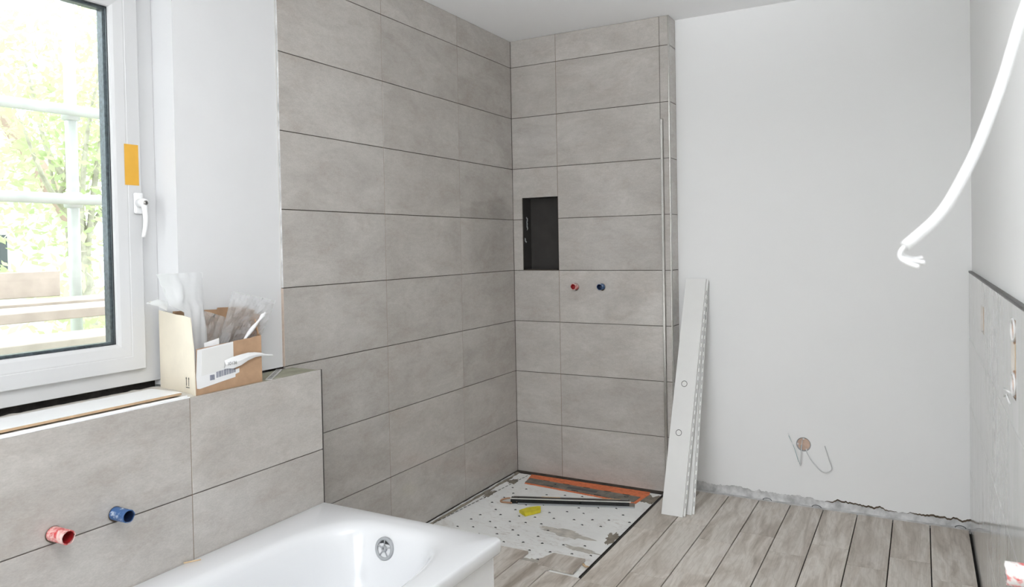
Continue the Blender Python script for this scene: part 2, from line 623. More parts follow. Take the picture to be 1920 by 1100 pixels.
# niche lining
nb = bmesh.new()
def quad(bm, *ps):
    return bm.faces.new([bm.verts.new(p) for p in ps])
e = .0015
quad(nb, (NX0 + e, .012, NZ0 + e), (NX0 + e, .103, NZ0 + e), (NX0 + e, .103, NZ1 - e), (NX0 + e, .012, NZ1 - e))
quad(nb, (NX1 - e, .012, NZ0 + e), (NX1 - e, .103, NZ0 + e), (NX1 - e, .103, NZ1 - e), (NX1 - e, .012, NZ1 - e))
quad(nb, (NX0 + e, .103, NZ0 + e), (NX1 - e, .103, NZ0 + e), (NX1 - e, .103, NZ1 - e), (NX0 + e, .103, NZ1 - e))
quad(nb, (NX0 + e, .012, NZ0 + e), (NX1 - e, .012, NZ0 + e), (NX1 - e, .103, NZ0 + e), (NX0 + e, .103, NZ0 + e))
quad(nb, (NX0 + e, .012, NZ1 - e), (NX1 - e, .012, NZ1 - e), (NX1 - e, .103, NZ1 - e), (NX0 + e, .103, NZ1 - e))
niche = bm_obj('niche_lining', nb, 'niche_dark', wall_shower)
for (y_, z_, l_) in ((.050, 1.475, .06), (.035, 1.385, .03), (.052, 1.510, .03)):
    pts = [(NX0 + .0022, y_ + .008 * noise.noise(Vector((t * 3, z_ * 9, 0))) * 2, z_ + (t - .5) * l_) for t in [q / 6 for q in range(7)]]
    tube('adhesive_smear', pts, [.001, .004, .005, .003, .005, .003, .001], 'niche_smear', niche, 6)

# metal profiles on the shower wall
bm = bmesh.new()
qr = [(.9745 + .008 * math.sin(a), .0075 - .008 * math.cos(a)) for a in [math.pi / 2 * k / 6 for k in range(7)]]
qr += [(.9765, .0095), (.9740, .0050)]
va = [bm.verts.new((x, y, .0)) for x, y in qr]; vb = [bm.verts.new((x, y, CEIL)) for x, y in qr]
for k in range(len(qr)):
    f = bm.faces.new((va[k], va[(k + 1) % len(qr)], vb[(k + 1) % len(qr)], vb[k]))
    f.smooth = k < 6
trim_1 = tag(bm_obj('trim_1', bm, 'steel'), 'bright steel corner profile at the end of the tiled shower wall', kind='structure')
trim_2 = tag(boxes('trim_2', [((.9300, -.0125, .002), (.9325, -.0002, 2.0216)), ((.9415, -.0125, .002), (.9440, -.0002, 2.0216)), ((.9300, -.0030, .002), (.9440, -.0002, 2.0216))], 'dull_steel'), 'tall steel glass channel on the tiled shower wall', kind='structure')
box('channel_face', (.9325, -.0105, .004), (.9415, -.0034, 2.018), 'steel', trim_2)

# white wall at the back: plaster with a broken lower edge over bare concrete
wall_back = tag(box('wall_back', (.9815, .1185, -.12), (2.60, .30, CEIL), 'concrete'), kind='structure')


def ragged(x, seed=0):
    b_ = .047 - .018 * (x - 1.0) / 1.4
    return b_ + .012 * noise.noise(Vector((x * 9, seed, 0))) + .011 * noise.noise(Vector((x * 31, seed, 2))) + .008 * noise.noise(Vector((x * 83, seed, 4)))


def plaster(name, y, thick, fn, x0, x1, top, mat, parent):
    bm = bmesh.new()
    n = int((x1 - x0) / .004)
    lo_f, lo_b, hi_f, hi_b = [], [], [], []
    for i in range(n + 1):
        x = x0 + (x1 - x0) * i / n
        z = fn(x)
        lo_f.append(bm.verts.new((x, y, z)))
        lo_b.append(bm.verts.new((x, y + thick, z + .001)))
        hi_f.append(bm.verts.new((x, y, max(top, z + .001))))
    for i in range(n):
        bm.faces.new((lo_f[i], lo_f[i + 1], hi_f[i + 1], hi_f[i]))
        bm.faces.new((lo_b[i], lo_b[i + 1], lo_f[i + 1], lo_f[i]))
    return bm_obj(name, bm, mat, parent)


def chip(x):
    k = noise.noise(Vector((x * 5.2, 11.3, 0))) + .45 * (x - 1.85)
    return max(0.0, k) * .035 if x > 1.05 else .012


# electrical box hole is cut as a square in the plaster sheet and ringed
SX, SZ, SR = 1.629, .3108, .034
bm = bmesh.new()
n = 345
lo_f, lo_b, mi = [], [], []
for i in range(n + 1):
    x = .9818 + (2.392 - .9818) * i / n
    z = ragged(x) + chip(x) * .6
    lo_f.append(bm.verts.new((x, .112, z)))
    lo_b.append(bm.verts.new((x, .1183, z + .0015)))
    mi.append(bm.verts.new((x, .112, .20)))
for i in range(n):
    bm.faces.new((lo_f[i], lo_f[i + 1], mi[i + 1], mi[i]))
    bm.faces.new((lo_b[i], lo_b[i + 1], lo_f[i + 1], lo_f[i]))
x0, x1, z0, z1 = .9818, 2.392, .20, CEIL
N = 32
hole = [bm.verts.new((SX + SR * math.cos(2 * math.pi * k / N), .112, SZ + SR * math.sin(2 * math.pi * k / N))) for k in range(N)]
q = .10
sq = []
for k in range(N):
    a = 2 * math.pi * k / N
    c_, s_ = math.cos(a), math.sin(a)
    f_ = q / max(abs(c_), abs(s_))
    sq.append(bm.verts.new((SX + c_ * f_, .112, SZ + s_ * f_)))
for k in range(N):
    bm.faces.new((hole[k], hole[(k + 1) % N], sq[(k + 1) % N], sq[k]))
for (a, b_, c_, d_) in ((x0, SX - q, z0, z1), (SX + q, x1, z0, z1), (SX - q, SX + q, z0, SZ - q), (SX - q, SX + q, SZ + q, z1)):
    quad(bm, (a, .112, c_), (b_, .112, c_), (b_, .112, d_), (a, .112, d_))
bmesh.ops.recalc_face_normals(bm, faces=bm.faces)
bm_obj('plaster', bm, 'white_paint', wall_back, origin=(1.68, .112, 1.2))
plaster('broken_edge', .1145, .003, lambda x: ragged(x) - .002 + (0 if chip(x) > .0005 else .02), .983, 2.39, .115, 'plaster_chip', wall_back)
# recess of the electrical box
eb = empty('electrical_box', (SX, .112, SZ), 'round flush electrical box low in the white back wall with loose wires', 'electrical box')
lathe('box_cup', [(SR + .002, -.001), (SR, 0), (SR - .001, .004), (SR - .003, .0062)], (SX, .112, SZ), (0, 1, 0), 'plastic_grey', eb)
lathe('box_bottom', [(SR - .003, .0060), (.0, .0062)], (SX, .112, SZ), (0, 1, 0), 'socket_beige', eb)
for a in (90, 180):
    a = math.radians(a)
    box('screw_lug', (SX + (SR - .006) * math.cos(a) - .004, .1125, SZ + (SR - .006) * math.sin(a) - .004), (SX + (SR - .006) * math.cos(a) + .004, .1165, SZ + (SR - .006) * math.sin(a) + .004), 'cable_white', eb)
tube('wire', smooth_path([(SX - .006, .116, SZ + .02), (SX - .009, .095, SZ - .03), (SX - .013, .09, SZ - .085), (SX - .014, .089, SZ - .105)]), .0019, 'cable_white', eb, 6)
tube('wire', smooth_path([(SX - .012, .116, SZ - .005), (SX - .012, .098, SZ - .06), (SX - .016, .088, SZ - .1)]), .0016, 'wire_teal', eb, 6)
tube('wire', smooth_path([(SX - .071, .085, SZ + .057), (SX - .05, .083, SZ + .008), (SX - .025, .085, SZ - .07), (SX - .014, .088, SZ - .102), (SX - .010, .092, SZ - .09)]), .0016, 'cable_white', eb, 6)
tube('wire', smooth_path([(SX - .068, .084, SZ + .045), (SX - .042, .083, SZ - .012), (SX - .021, .085, SZ - .085)]), .0014, 'wire_teal', eb, 6)
cl = tube('grey_cable_loop', smooth_path([(SX + .012, .1165, SZ - .022), (SX + .022, .108, SZ - .05), (SX + .06, .102, SZ - .10), (SX + .10, .100, SZ - .128), (SX + .135, .100, SZ - .108), (SX + .122, .103, SZ - .06), (SX + .103, .106, SZ + .005)]), .0026, 'upvc_white', None, 8)
tag(cl, 'thin pale cable looping from the electrical box over the white wall', 'cable')

# tiled wall on the right (faces -x): pale tiles to 1.2 m, white above
wall_right = tag(box('wall_right', (2.3785, REAR_Y - .2, -.12), (2.60, .112, CEIL), 'white_paint'), kind='structure')
YD = [.1105, -.266, -.868, -1.470, -2.072, -2.674, -3.276, -3.878, -4.480, -5.082]
ZD = [1.197, .895, .593, .291, 0.002]
CUT = {(0, 1): [(-.785, -.640, 1.009, 1.107)], (2, 1): [(-.705, -.648, .300, .418)], (0, 3): [(-1.745, -1.645, .968, 1.158)]}
backing = box('backing', (2.3745, -5.083, -.1), (2.3790, .111, 1.196), 'joint_brown', wall_right)
for r in range(4):
    for c_ in range(len(YD) - 1):
        y1, y0, z1, z0 = YD[c_] - .0008, YD[c_ + 1] + .0008, ZD[r] - .001, ZD[r + 1] + .001
        if (r, c_) in CUT:
            a, b_, cz, dz = CUT[(r, c_)][0]
            boxes('tile', [((2.366, y0, z0), (2.3745, a, z1)), ((2.366, b_, z0), (2.3745, y1, z1)), ((2.366, a, z0), (2.3745, b_, cz)), ((2.366, a, dz), (2.3745, b_, z1))], 'pale_grey_tile', wall_right)
            box('cut_out', (2.3738, a, cz), (2.3744, b_, dz), 'wood_raw' if r == 0 else 'brown_mortar', wall_right)
        else:
            box('tile', (2.366, y0, z0), (2.3745, y1, z1), 'pale_grey_tile', wall_right, .0006)
trim_3 = tag(boxes('trim_3', [((2.3655, -5.083, 1.1965), (2.3785, .111, 1.2005)), ((2.3650, -5.083, 1.1930), (2.3662, .111, 1.2005))], 'dark_steel'), 'dark metal edge strip along the top of the pale right wall tiles', kind='structure')
# two socket rings in the tall cut-out
for k, z_ in enumerate((1.130, 1.000)):
    sr = empty('socket_ring', (2.372, -1.695, z_), ('upper white socket ring in the tall cut-out of the right wall', 'lower white socket ring with wire ends in the right wall cut-out')[k], 'socket', 'socket rings in the right wall')
    bm = bmesh.new()
    bm_tube(bm, [(2.3655, -1.695 + .036 * math.cos(a), z_ + .026 * math.sin(a)) for a in [2 * math.pi * i / 24 for i in range(25)]], .0028, 8, False)
    bm_obj('ring', bm, 'cable_white', sr)
    lathe('cup', [(.034, 0), (.030, .006), (.0, .0065)], (2.367, -1.695, z_), (1, 0, 0), 'socket_beige', sr, 20)
    if k:
        tube('wire_end', [(2.355, -1.74, z_ - .012), (2.350, -1.66, z_ - .018)], .0022, 'cable_white', sr, 6)
        tube('wire_end', [(2.356, -1.72, z_ - .042), (2.352, -1.69, z_ - .026), (2.350, -1.66, z_ - .036)], .0022, 'cable_white', sr, 6)

# wall behind the camera with a wide opening added to let in sky light
wall_rear = tag(boxes('wall_rear', [((-.45, REAR_Y - .2, -.12), (.30, REAR_Y, CEIL)), ((2.00, REAR_Y - .2, -.12), (2.60, REAR_Y, CEIL)), ((.30, REAR_Y - .2, 2.45), (2.00, REAR_Y, CEIL))], 'white_paint'), kind='structure')

# ------------------------------------------------------------------ window wall, window
WY1, WY0, WZ0, WZ1 = -2.182, -3.36, .922, 2.285          # outer frame
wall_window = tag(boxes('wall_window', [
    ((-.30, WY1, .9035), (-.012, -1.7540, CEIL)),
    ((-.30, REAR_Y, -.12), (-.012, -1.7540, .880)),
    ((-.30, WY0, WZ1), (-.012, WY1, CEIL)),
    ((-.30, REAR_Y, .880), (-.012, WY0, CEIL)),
], 'plaster_white_dimmed'), kind='structure')
box('dark_gap', (-.26, WY0, .880), (-.150, WY1, .921), 'dark_foam', wall_window)


def frame_ring(bm, y0, y1, z0, z1, prof):
    """mitred ring; prof = closed list of (inset, x)"""
    rings = []
    for ins, x in prof:
        rings.append([bm.verts.new((x, y0 + ins, z0 + ins)), bm.verts.new((x, y1 - ins, z0 + ins)), bm.verts.new((x, y1 - ins, z1 - ins)), bm.verts.new((x, y0 + ins, z1 - ins))])
    k = len(rings)
    for i in range(k):
        for j in range(4):
            bm.faces.new((rings[i][j], rings[i][(j + 1) % 4], rings[(i + 1) % k][(j + 1) % 4], rings[(i + 1) % k][j]))


window_1 = empty('window_1', (-.118, -2.77, WZ0), 'white plastic casement window with handle in the left wall', None, None, 'structure')
bm = bmesh.new()
frame_ring(bm, WY0, WY1, WZ0, WZ1, [(0, -.200), (0, -.1195), (.0015, -.118), (.060, -.118), (.070, -.122), (.070, -.200)])
bm_obj('outer_frame', bm, 'upvc_white', window_1)
SY0, SY1, SZ0, SZ1 = WY0 + .060, -2.2425, .9705, 2.222
bm = bmesh.new()
frame_ring(bm, SY0, SY1, SZ0, SZ1, [(0, -.118), (0, -.1025), (.0025, -.1000), (.044, -.1000), (.0455, -.1012), (.0455, -.165), (.004, -.165)])
bm_obj('sash', bm, 'upvc_white', window_1)
bm = bmesh.new()
frame_ring(bm, SY0, SY1, SZ0, SZ1, [(.0455, -.165), (.0455, -.1012), (.050, -.1010), (.078, -.1045), (.0865, -.1080), (.0885, -.112), (.0885, -.165)])
bm_obj('glazing_bead', bm, 'upvc_white', window_1)
bm = bmesh.new()
frame_ring(bm, SY0, SY1, SZ0, SZ1, [(.0885, -.1204), (.0885, -.1180), (.0900, -.1178), (.0900, -.1204)])
bm_obj('gasket', bm, 'gasket_black', window_1)
bm = bmesh.new()
frame_ring(bm, SY0, SY1, SZ0, SZ1, [(.0885, -.157), (.0885, -.1262), (.0935, -.1262), (.0970, -.130), (.0970, -.157)])
bm_obj('spacer', bm, 'spacer_grey', window_1)
for xg in (-.1225, -.1585):
    box('pane', (xg - .002, SY0 + .0887, SZ0 + .0887), (xg + .002, SY1 - .0887, SZ1 - .0887), 'window_glass', window_1)
box('sticker', (-.0999, -2.2980, 1.5708), (-.0994, -2.2515, 1.7028), 'sticker_orange', window_1)
hb = bmesh.new()
bm_box(hb, (-.100, -2.2735, 1.478), (-.0905, -2.2425, 1.548), .006, 2)
hd = bm_obj('handle', hb, 'upvc_handle', window_1, smooth=False)
lathe('handle_neck', [(.0, -.002), (.0145, 0), (.0145, .026), (.0125, .032), (0, .033)], (-.0915, -2.258, 1.513), (1, 0, 0), 'upvc_handle', hd, 24)
bm = bmesh.new()
lp = smooth_path([(-.068, -2.258, 1.515), (-.064, -2.258, 1.492), (-.061, -2.2575, 1.465), (-.062, -2.259, 1.435), (-.068, -2.262, 1.402)], 5)
bm_tube(bm, lp, [.0095 - .0035 * i / (len(lp) - 1) for i in range(len(lp))], 12)
bm_obj('lever', bm, 'upvc_handle', hd)
lathe('key_cylinder', [(.0, .0035), (.0030, .0035), (.0030, .0018), (.0075, .0018), (.0075, -.002)], (-.0585, -2.258, 1.513), (1, 0, 0), 'dull_steel', hd, 20)
lathe('keyhole', [(0, .0042), (.0026, .0040), (.0026, .001)], (-.0585, -2.258, 1.513), (1, 0, 0), 'plastic_dark', hd, 12)

# frame around the added light opening behind the camera
added_opening = empty('added_opening', (1.15, REAR_Y - .05, .0), None, None, None, 'structure')
bm = bmesh.new()
for a, b_, c_, d_ in ((.30, 2.00, 2.39, 2.45), (.30, 2.00, .0, .05), (.30, .36, .0, 2.45), (1.94, 2.00, .0, 2.45)):
    b2 = bmesh.new(); bm_box(b2, (a, REAR_Y - .10, c_), (b_, REAR_Y - .03, d_)); t = bpy.data.meshes.new('t'); b2.to_mesh(t); b2.free(); bm.from_mesh(t); bpy.data.meshes.remove(t)
bm_obj('outer_frame', bm, 'upvc_white', added_opening)

# ------------------------------------------------------------------ tiled ledge under the window
LX, LY = .15, -1.7205
wall_ledge = tag(boxes('wall_ledge', [((-.011, REAR_Y, -.10), (.141, LY - .004, .890)), ((-.150, WY0, .8805), (-.011, WY1, .890))], 'joint_brown'), kind='structure')
YL = [LY, -2.2685, -2.8705, -3.4725, -4.0745, -4.6765, REAR_Y]
for j, (z0, z1) in enumerate(((.5945, .8975), (.2925, .5945), (.001, .2925))):
    for i in range(6):
        box('tile', (.1405, YL[i + 1] + GV, z0 + G), (LX, YL[i] - (GV if i else 0), z1 - (G if j else 0)), 'concrete_look_tile', wall_ledge, .0007)
for y_ in YL[1:5]:
    box('joint_fill', (.1408, y_ - GV, .002), (.1488, y_ + GV, .896), 'joint_beige', wall_ledge)
box('top_board', (-.011, -2.262, .8885), (.1405, LY, .8955), 'green_board', wall_ledge)
# mortar bed under the window, uneven
bm = bmesh.new()
nx, ny = 10, 120
vv = [[bm.verts.new((-.128 + .262 * i / nx, WY0 + (WY1 + .0 - WY0) * j / ny, .8995 + .0035 * noise.noise(Vector((i * .7, j * .33, 0))) - (.006 if i == nx else 0))) for j in range(ny + 1)] for i in range(nx + 1)]
for i in range(nx):
    for j in range(ny):
        bm.faces.new((vv[i][j], vv[i + 1][j], vv[i + 1][j + 1], vv[i][j + 1]))
bm_obj('mortar_bed', bm, 'sill_dust', wall_ledge, smooth=True)
trim_4 = tag(boxes('trim_4', [((.1385, REAR_Y, .8978), (.1508, -2.2690, .9015)), ((.1345, REAR_Y, .8978), (.1385, -2.2690, .9045))], 'upvc_handle'), 'white edging strip along the top of the ledge tiles', kind='structure')
trim_5 = tag(box('trim_5', (.1412, LY + .0002, .30), (.1502, LY + .0045, .8975), 'dark_steel'), 'dark joint strip at the free end of the ledge', kind='structure')

sb = empty('sill_board', (.03, -2.9, .9035), 'long white laminated board with bare chipboard edge lying under the window', 'board')
box('core', (-.034, -3.9, .9045), (.1140, -2.2715, .9115), 'chipboard_edge', sb)
box('laminate', (-.0345, -3.9, .9115), (.1142, -2.2712, .9128), 'upvc_handle', sb)
for k, (x, y, l, a, lab) in enumerate(((-.045, -2.345, .034, .9, 'pale wood splinter lying behind the sill board near the box'), (-.06, -2.47, .016, .2, 'small crumb of wood under the middle of the window'))):
    bm = bmesh.new()
    bm_box(bm, (-l / 2, -.0045, 0), (l / 2, .0045, .004), .001)
    bmesh.ops.transform(bm, matrix=Matrix.Translation((x, y, .9035)) @ Matrix.Rotation(a, 4, 'Z'), verts=bm.verts)
    tag(bm_obj('wood_splinter', bm, 'wood_raw'), lab, 'splinter', 'wood crumbs on the ledge')

# perforated metal strip on the ledge beside the box
ra, rb = Vector((.128, -1.945, .8958)), Vector((-.008, -1.775, .8958))
d_ = (rb - ra).normalized(); s_ = Vector((-d_.y, d_.x, 0))
ps = empty('perforated_strip', (ra + rb) / 2, 'grey slotted metal strip lying on the ledge right of the cardboard box', 'metal strip')
slab('strip', [ra + s_ * .012 + Vector((0, 0, .0025)), rb + s_ * .012 + Vector((0, 0, .0025)), rb - s_ * .012 + Vector((0, 0, .0025)), ra - s_ * .012 + Vector((0, 0, .0025))], (0, 0, 1), .0025, 'pale_steel', ps)
for k in range(9):
    c_ = ra + d_ * (.018 + k * .022) + Vector((0, 0, .0029))
    slab('slot', [c_ + s_ * .008 + d_ * .0045, c_ + s_ * .008 - d_ * .0045, c_ - s_ * .006 - d_ * .0045, c_ - s_ * .006 + d_ * .0045], (0, 0, 1), .0006, 'plastic_dark', ps)

# ------------------------------------------------------------------ floor
floor = tag(box('floor', (-.0, REAR_Y - .2, -.14), (2.378, .1185, -.0165), 'joint_dark'), kind='structure')
FX = [.935 + .158 * n_ for n_ in range(10)]
FAR = .085
for n_ in range(-6, 9):
    x0, x1 = .935 + .158 * n_ + .0022, .935 + .158 * (n_ + 1) - .0022
    if n_ == 8: x1 = 2.357
    x0 = max(x0, .004)
    if n_ < 0:
        starts = {-1: -1.1125, -2: -1.062, -3: -.976, -4: -.990, -5: -1.03, -6: -1.01}
        y = starts[n_]
        cut = (-1.1125 if n_ % 2 else -.99) - .602
    else:
        y = FAR
        cut = -.525 if n_ % 2 == 0 else -.372
    while y > REAR_Y:
        yn = max(cut, REAR_Y)
        box('plank', (x0, yn + .0009, -.0120), (x1, y - .0009, 0), 'wood_look_plank', floor, .0008)
        y = cut
        cut -= .602
trim_6 = tag(boxes('trim_6', [((.9205, -1.1060, -.016), (.9345, .0, -.0045)), ((.9235, -1.1060, -.006), (.9262, .0, .0015)), ((.9325, -1.1060, -.006), (.9352, .0, .0015))], 'dark_steel'), 'dark metal channel in the floor between shower and planks', kind='structure')
# raw screed gap along the back wall
box('screed_gap', (.985, .0855, -.02), (2.366, .118, -.004), 'concrete', floor)

# ------------------------------------------------------------------ shower floor
ZM = -.0120
mat_o = empty('drainage_mat', (.47, -.55, ZM), 'pale dimpled sealing mat covering the unfinished shower floor', 'shower mat')
bm = bmesh.new()
nx, ny = 30, 36
vv = [[bm.verts.new((.016 + (.9195 - .016) * i / nx, -1.16 + 1.145 * j / ny, ZM + .0006 * noise.noise(Vector((i * .6, j * .6, 1))))) for j in range(ny + 1)] for i in range(nx + 1)]
for i in range(nx):
    for j in range(ny):
        bm.faces.new((vv[i][j], vv[i + 1][j], vv[i + 1][j + 1], vv[i][j + 1]))
bm_obj('sheet', bm, 'shower_mat', mat_o, smooth=True)
bm = bmesh.new()
ex, ey = Vector((.096, .030, 0)), Vector((-.030, .096, 0))
for i in range(-14, 16):
    for j in range(-14, 16):
        p = Vector((.47, -.5, 0)) + ex * (i + .5 * (j % 2)) * .92 + ey * j * .80
        p += Vector((random.uniform(-.012, .012), random.uniform(-.012, .012), 0))
        if .11 < p.x < .895 and -1.03 < p.y < -.23:
            if random.random() < .12 or (p.x > .60 and -.80 < p.y < -.6 and random.random() < .6): continue
            a0 = random.uniform(-.5, .5)
            pts = [(p.x + .0065 * math.cos(a0 + t), p.y + .0065 * math.sin(a0 + t), ZM + .0016) for t in [math.pi * (.1 + .8 * k / 6) for k in range(7)]]
            bm_tube(bm, pts, [.0008, .0018, .0024, .0028, .0024, .0018, .0008], 5)
tag(bm_obj('dimples', bm, 'dimple_dark', mat_o), kind='stuff')
bm = bmesh.new()
p0, p1 = Vector((.0145, -.95, ZM + .0012)), Vector((.088, -.030, ZM + .0012))
d_ = (p1 - p0); L_ = d_.length; d_.normalize(); s_ = Vector((-d_.y, d_.x, 0))
t = .01
while t < L_:
    a_, b_ = p0 + d_ * t, p0 + d_ * min(t + .024, L_)
    bm.faces.new([bm.verts.new(v_) for v_ in (a_ + s_ * .0028, a_ - s_ * .0028, b_ - s_ * .0028, b_ + s_ * .0028)])
    t += .034
for tt in (.36, .66):
    c_ = p0 + d_ * L_ * tt
    bm.faces.new([bm.verts.new(v_) for v_ in (c_ - s_ * .0 + d_ * .002, c_ + s_ * .035 + d_ * .002, c_ + s_ * .035 - d_ * .002, c_ - d_ * .002)])
bm_obj('dashed_line', bm, 'dash_black', mat_o)

# mortar along the foot of the tiled wall
bm = bmesh.new()
n = 130
ra_ = []
for i in range(n + 1):
    y = -1.72 + 1.71 * i / n
    w = .016 + .012 * (noise.noise(Vector((y * 9, 0, 0))) + .6 * noise.noise(Vector((y * 31, 3, 0)))) + .010
    h = -.006 + .004 * noise.noise(Vector((y * 14, 7, 0)))
    ra_.append([bm.verts.new((.0003, y, h)), bm.verts.new((w * .45, y, h - .001)), bm.verts.new((max(.006, w), y, ZM - .0005))])
for i in range(n):
    for k in range(2):
        bm.faces.new((ra_[i][k], ra_[i][k + 1], ra_[i + 1][k + 1], ra_[i + 1][k]))
tag(bm_obj('mortar_fillet', bm, 'brown_mortar', smooth=True), 'rough brown mortar line along the foot of the left tiled wall', 'mortar')
bm = bmesh.new()
ra_ = []
for i in range(n + 1):
    y = -1.72 + 1.66 * i / n
    h = -.002 + .0035 * noise.noise(Vector((y * 24, 2, 0)))
    ra_.append([bm.verts.new((.006, y, h)), bm.verts.new((.010, y, h)), bm.verts.new((.012, y, ZM))])
for i in range(n):
    for k in range(2):
        bm.faces.new((ra_[i][k], ra_[i][k + 1], ra_[i + 1][k + 1], ra_[i + 1][k]))
tag(bm_obj('edge_foam_strip', bm, 'concrete'), 'frayed grey foam strip standing along the left shower wall', 'foam strip')

SM = [(.875, -.11, .065, .06, .2, 'brown_mortar', 'dark damp mortar patch in the right back corner of the shower', 3),
      (.66, -.70, .13, .035, -.15, 'mortar', 'long thin mortar smear in the middle of the shower mat', 5),
      (.885, -.66, .030, .060, .1, 'brown_mortar', 'brown mortar blot against the metal floor channel', 8),
      (.80, -.84, .085, .020, -.12, 'mortar', 'flat mortar streak in front of the floor channel', 12),
      (.69, -1.045, .075, .050, .3, 'mortar', 'mortar heap left of the loose plank piece', 17),
      (.060, -.16, .030, .045, .1, 'brown_mortar', 'small brown mortar lump near the shower corner', 23),
      (.046, -.40, .020, .055, .1, 'brown_mortar', 'narrow mortar crumb line near the left shower wall', 29)]
for cx, cy, rx, ry, rot, mt, lab, sd in SM:
    tag(blob('mortar_smear', cx, cy, ZM + .0002, rx, ry, rot, mt, h=.0016, rag=.55, seed=sd, n=72), lab, 'mortar', 'mortar smears on the shower floor')

# loose piece of plank
pc = slab('plank_piece', [(.7240, -.950, ZM + .0125), (.7300, -.9440, ZM + .0125), (.8775, -.9425, ZM + .0125), (.8850, -1.078, ZM + .0125), (.8780, -1.0800, ZM + .0125), (.7180, -1.0785, ZM + .0125), (.700, -1.03, ZM + .0125)], (0, 0, 1), .0105, 'wood_look_plank')
tag(pc, 'short loose cut of grey wood-look plank on the mat edge', 'plank')
ws = bmesh.new()
bm_tube(ws, smooth_path([(.888, -.985, ZM + .008), (.905, -1.000, ZM + .009), (.925, -1.012, ZM + .016)], 3), [.006, .0055, .004, .005, .004, .0035, .0025][:7], 7)
tag(bm_obj('wood_shim', ws, 'wood_raw'), 'orange wooden shim beside the loose plank piece', 'shim')

# linear drain with its orange sealing fleece
dr = empty('linear_drain', (.48, -.10, ZM), 'long taped shower drain with orange sealing fleece along the back wall', 'shower drain')
out = []
nn = 60
for i in range(nn + 1):
    x = .100 + .742 * i / nn
    out.append((x, -.010 - .003 * noise.noise(Vector((x * 60, 1, 0))), ZM + .0022))
out.append((.852, -.050, ZM + .0022))
for i in range(nn, -1, -1):
    x = .140 + .690 * i / nn
    out.append((x, -.168 - .045 * i / nn - .004 * noise.noise(Vector((x * 25, 5, 0))), ZM + .0022))
slab('orange_fleece', out, (0, 0, 1), .002, 'orange_fleece', dr)
out = [(.128, -.080, ZM + .0055), (.822, -.112, ZM + .0055), (.815, -.196, ZM + .0055), (.136, -.152, ZM + .0055)]
slab('drain_body', out, (0, 0, 1), .0045, 'drain_tape', dr)
box('dark_opening', (.40, -.152, ZM + .0056), (.58, -.122, ZM + .0062), 'plastic_dark', dr)
for (x, y) in ((.24, -.086), (.37, -.092), (.50, -.098), (.63, -.104), (.74, -.109), (.30, -.160), (.46, -.170), (.60, -.179), (.72, -.186)):
    box('dark_tick', (x - .020, y - .003, ZM + .0056), (x + .020, y + .003, ZM + .0061), 'dash_black', dr)
# small printed mark on the drain tape
boxes('printed_mark', [((.30, -.115, ZM + .0056), (.318, -.111, ZM + .0060)), ((.314, -.130, ZM + .0056), (.318, -.111, ZM + .0060))], 'dash_black', dr)
lathe('printed_ring', [(.012, 0), (.012, .0006), (.009, .0006), (.009, 0)], (.752, -.137, ZM + .0056), (0, 0, 1), 'dash_black', dr, 20)

# drain cover bar lying on the mat
pa, pb = Vector((.2300, -.478, 0)), Vector((.8200, -.268, 0))
d_ = (pb - pa).normalized(); s_ = Vector((-d_.y, d_.x, 0)); L_ = (pb - pa).length
def bar_piece(name, t0, t1, s0, s1, z0, z1, mat, parent):
    P = [pa + d_ * t0 + s_ * s0, pa + d_ * t1 + s_ * s0, pa + d_ * t1 + s_ * s1, pa + d_ * t0 + s_ * s1]
    return slab(name, [Vector((p.x, p.y, z1)) for p in P], (0, 0, 1), z1 - z0, mat, parent)
br = empty('drain_cover', (pa.x + .3, pa.y + .1, ZM), 'long black drain cover bar with bright steel edge lying on the mat', 'drain cover')
bar_piece('body', 0, L_, .003, .040, ZM + .001, .013, 'black_gloss', br)
bar_piece('bright_edge', -.002, L_ + .008, .001, .010, .013, .0165, 'pale_steel', br)
bar_piece('rear_rail', .010, L_ - .008, .030, .058, ZM + .001, .010, 'dull_steel', br)
bar_piece('front_flange', .040, L_ + .028, -.010, .003, ZM + .001, ZM + .006, 'plastic_grey', br)
bar_piece('end_bracket', L_, L_ + .028, -.008, .045, ZM + .001, ZM + .007, 'dull_steel', br)
for t0 in (.16, .48):
    bar_piece('clip', t0, t0 + .10, .042, .052, .010, .013, 'wood_raw', br)
wr = tube('twisted_wire', smooth_path([(.262, -.462, ZM + .010), (.235, -.445, ZM + .016), (.195, -.445, ZM + .014), (.165, -.462, ZM + .006), (.175, -.482, ZM + .004), (.205, -.484, ZM + .006), (.24, -.482, ZM + .008)]), .0042, 'copper_wire', None, 8)
tag(wr, 'bent brownish wire loop at the left end of the drain cover', 'wire')

# yellow scrap
bm = bmesh.new()
C0 = [Vector((.335, -.572, 0)), Vector((.386, -.604, 0)), Vector((.440, -.530, 0)), Vector((.418, -.492, 0)), Vector((.365, -.512, 0))]
top, bot = [], []
for i, p in enumerate(C0):
    top.append(bm.verts.new((p.x, p.y, ZM + .018 + (.004 if i % 2 else -.003))))
    bot.append(bm.verts.new((p.x + (.004 if i < 2 else -.003), p.y, ZM + .0015)))
bm.faces.new(top); bm.faces.new(bot[::-1])
for i in range(5):
    bm.faces.new((top[i], bot[i], bot[(i + 1) % 5], top[(i + 1) % 5]))
bmesh.ops.triangulate(bm, faces=bm.faces)
bmesh.ops.subdivide_edges(bm, edges=bm.edges, cuts=3, use_grid_fill=True)
for v in bm.verts:
    if v.co.z > ZM + .006: v.co.z += .003 * noise.noise(v.co * 55)
    v.co.x += .004 * noise.noise(v.co * 40 + Vector((5, 0, 0)))
tag(bm_obj('yellow_sponge', bm, 'sponge_yellow'), 'crumpled bright yellow scrap lying on the shower mat', 'sponge')

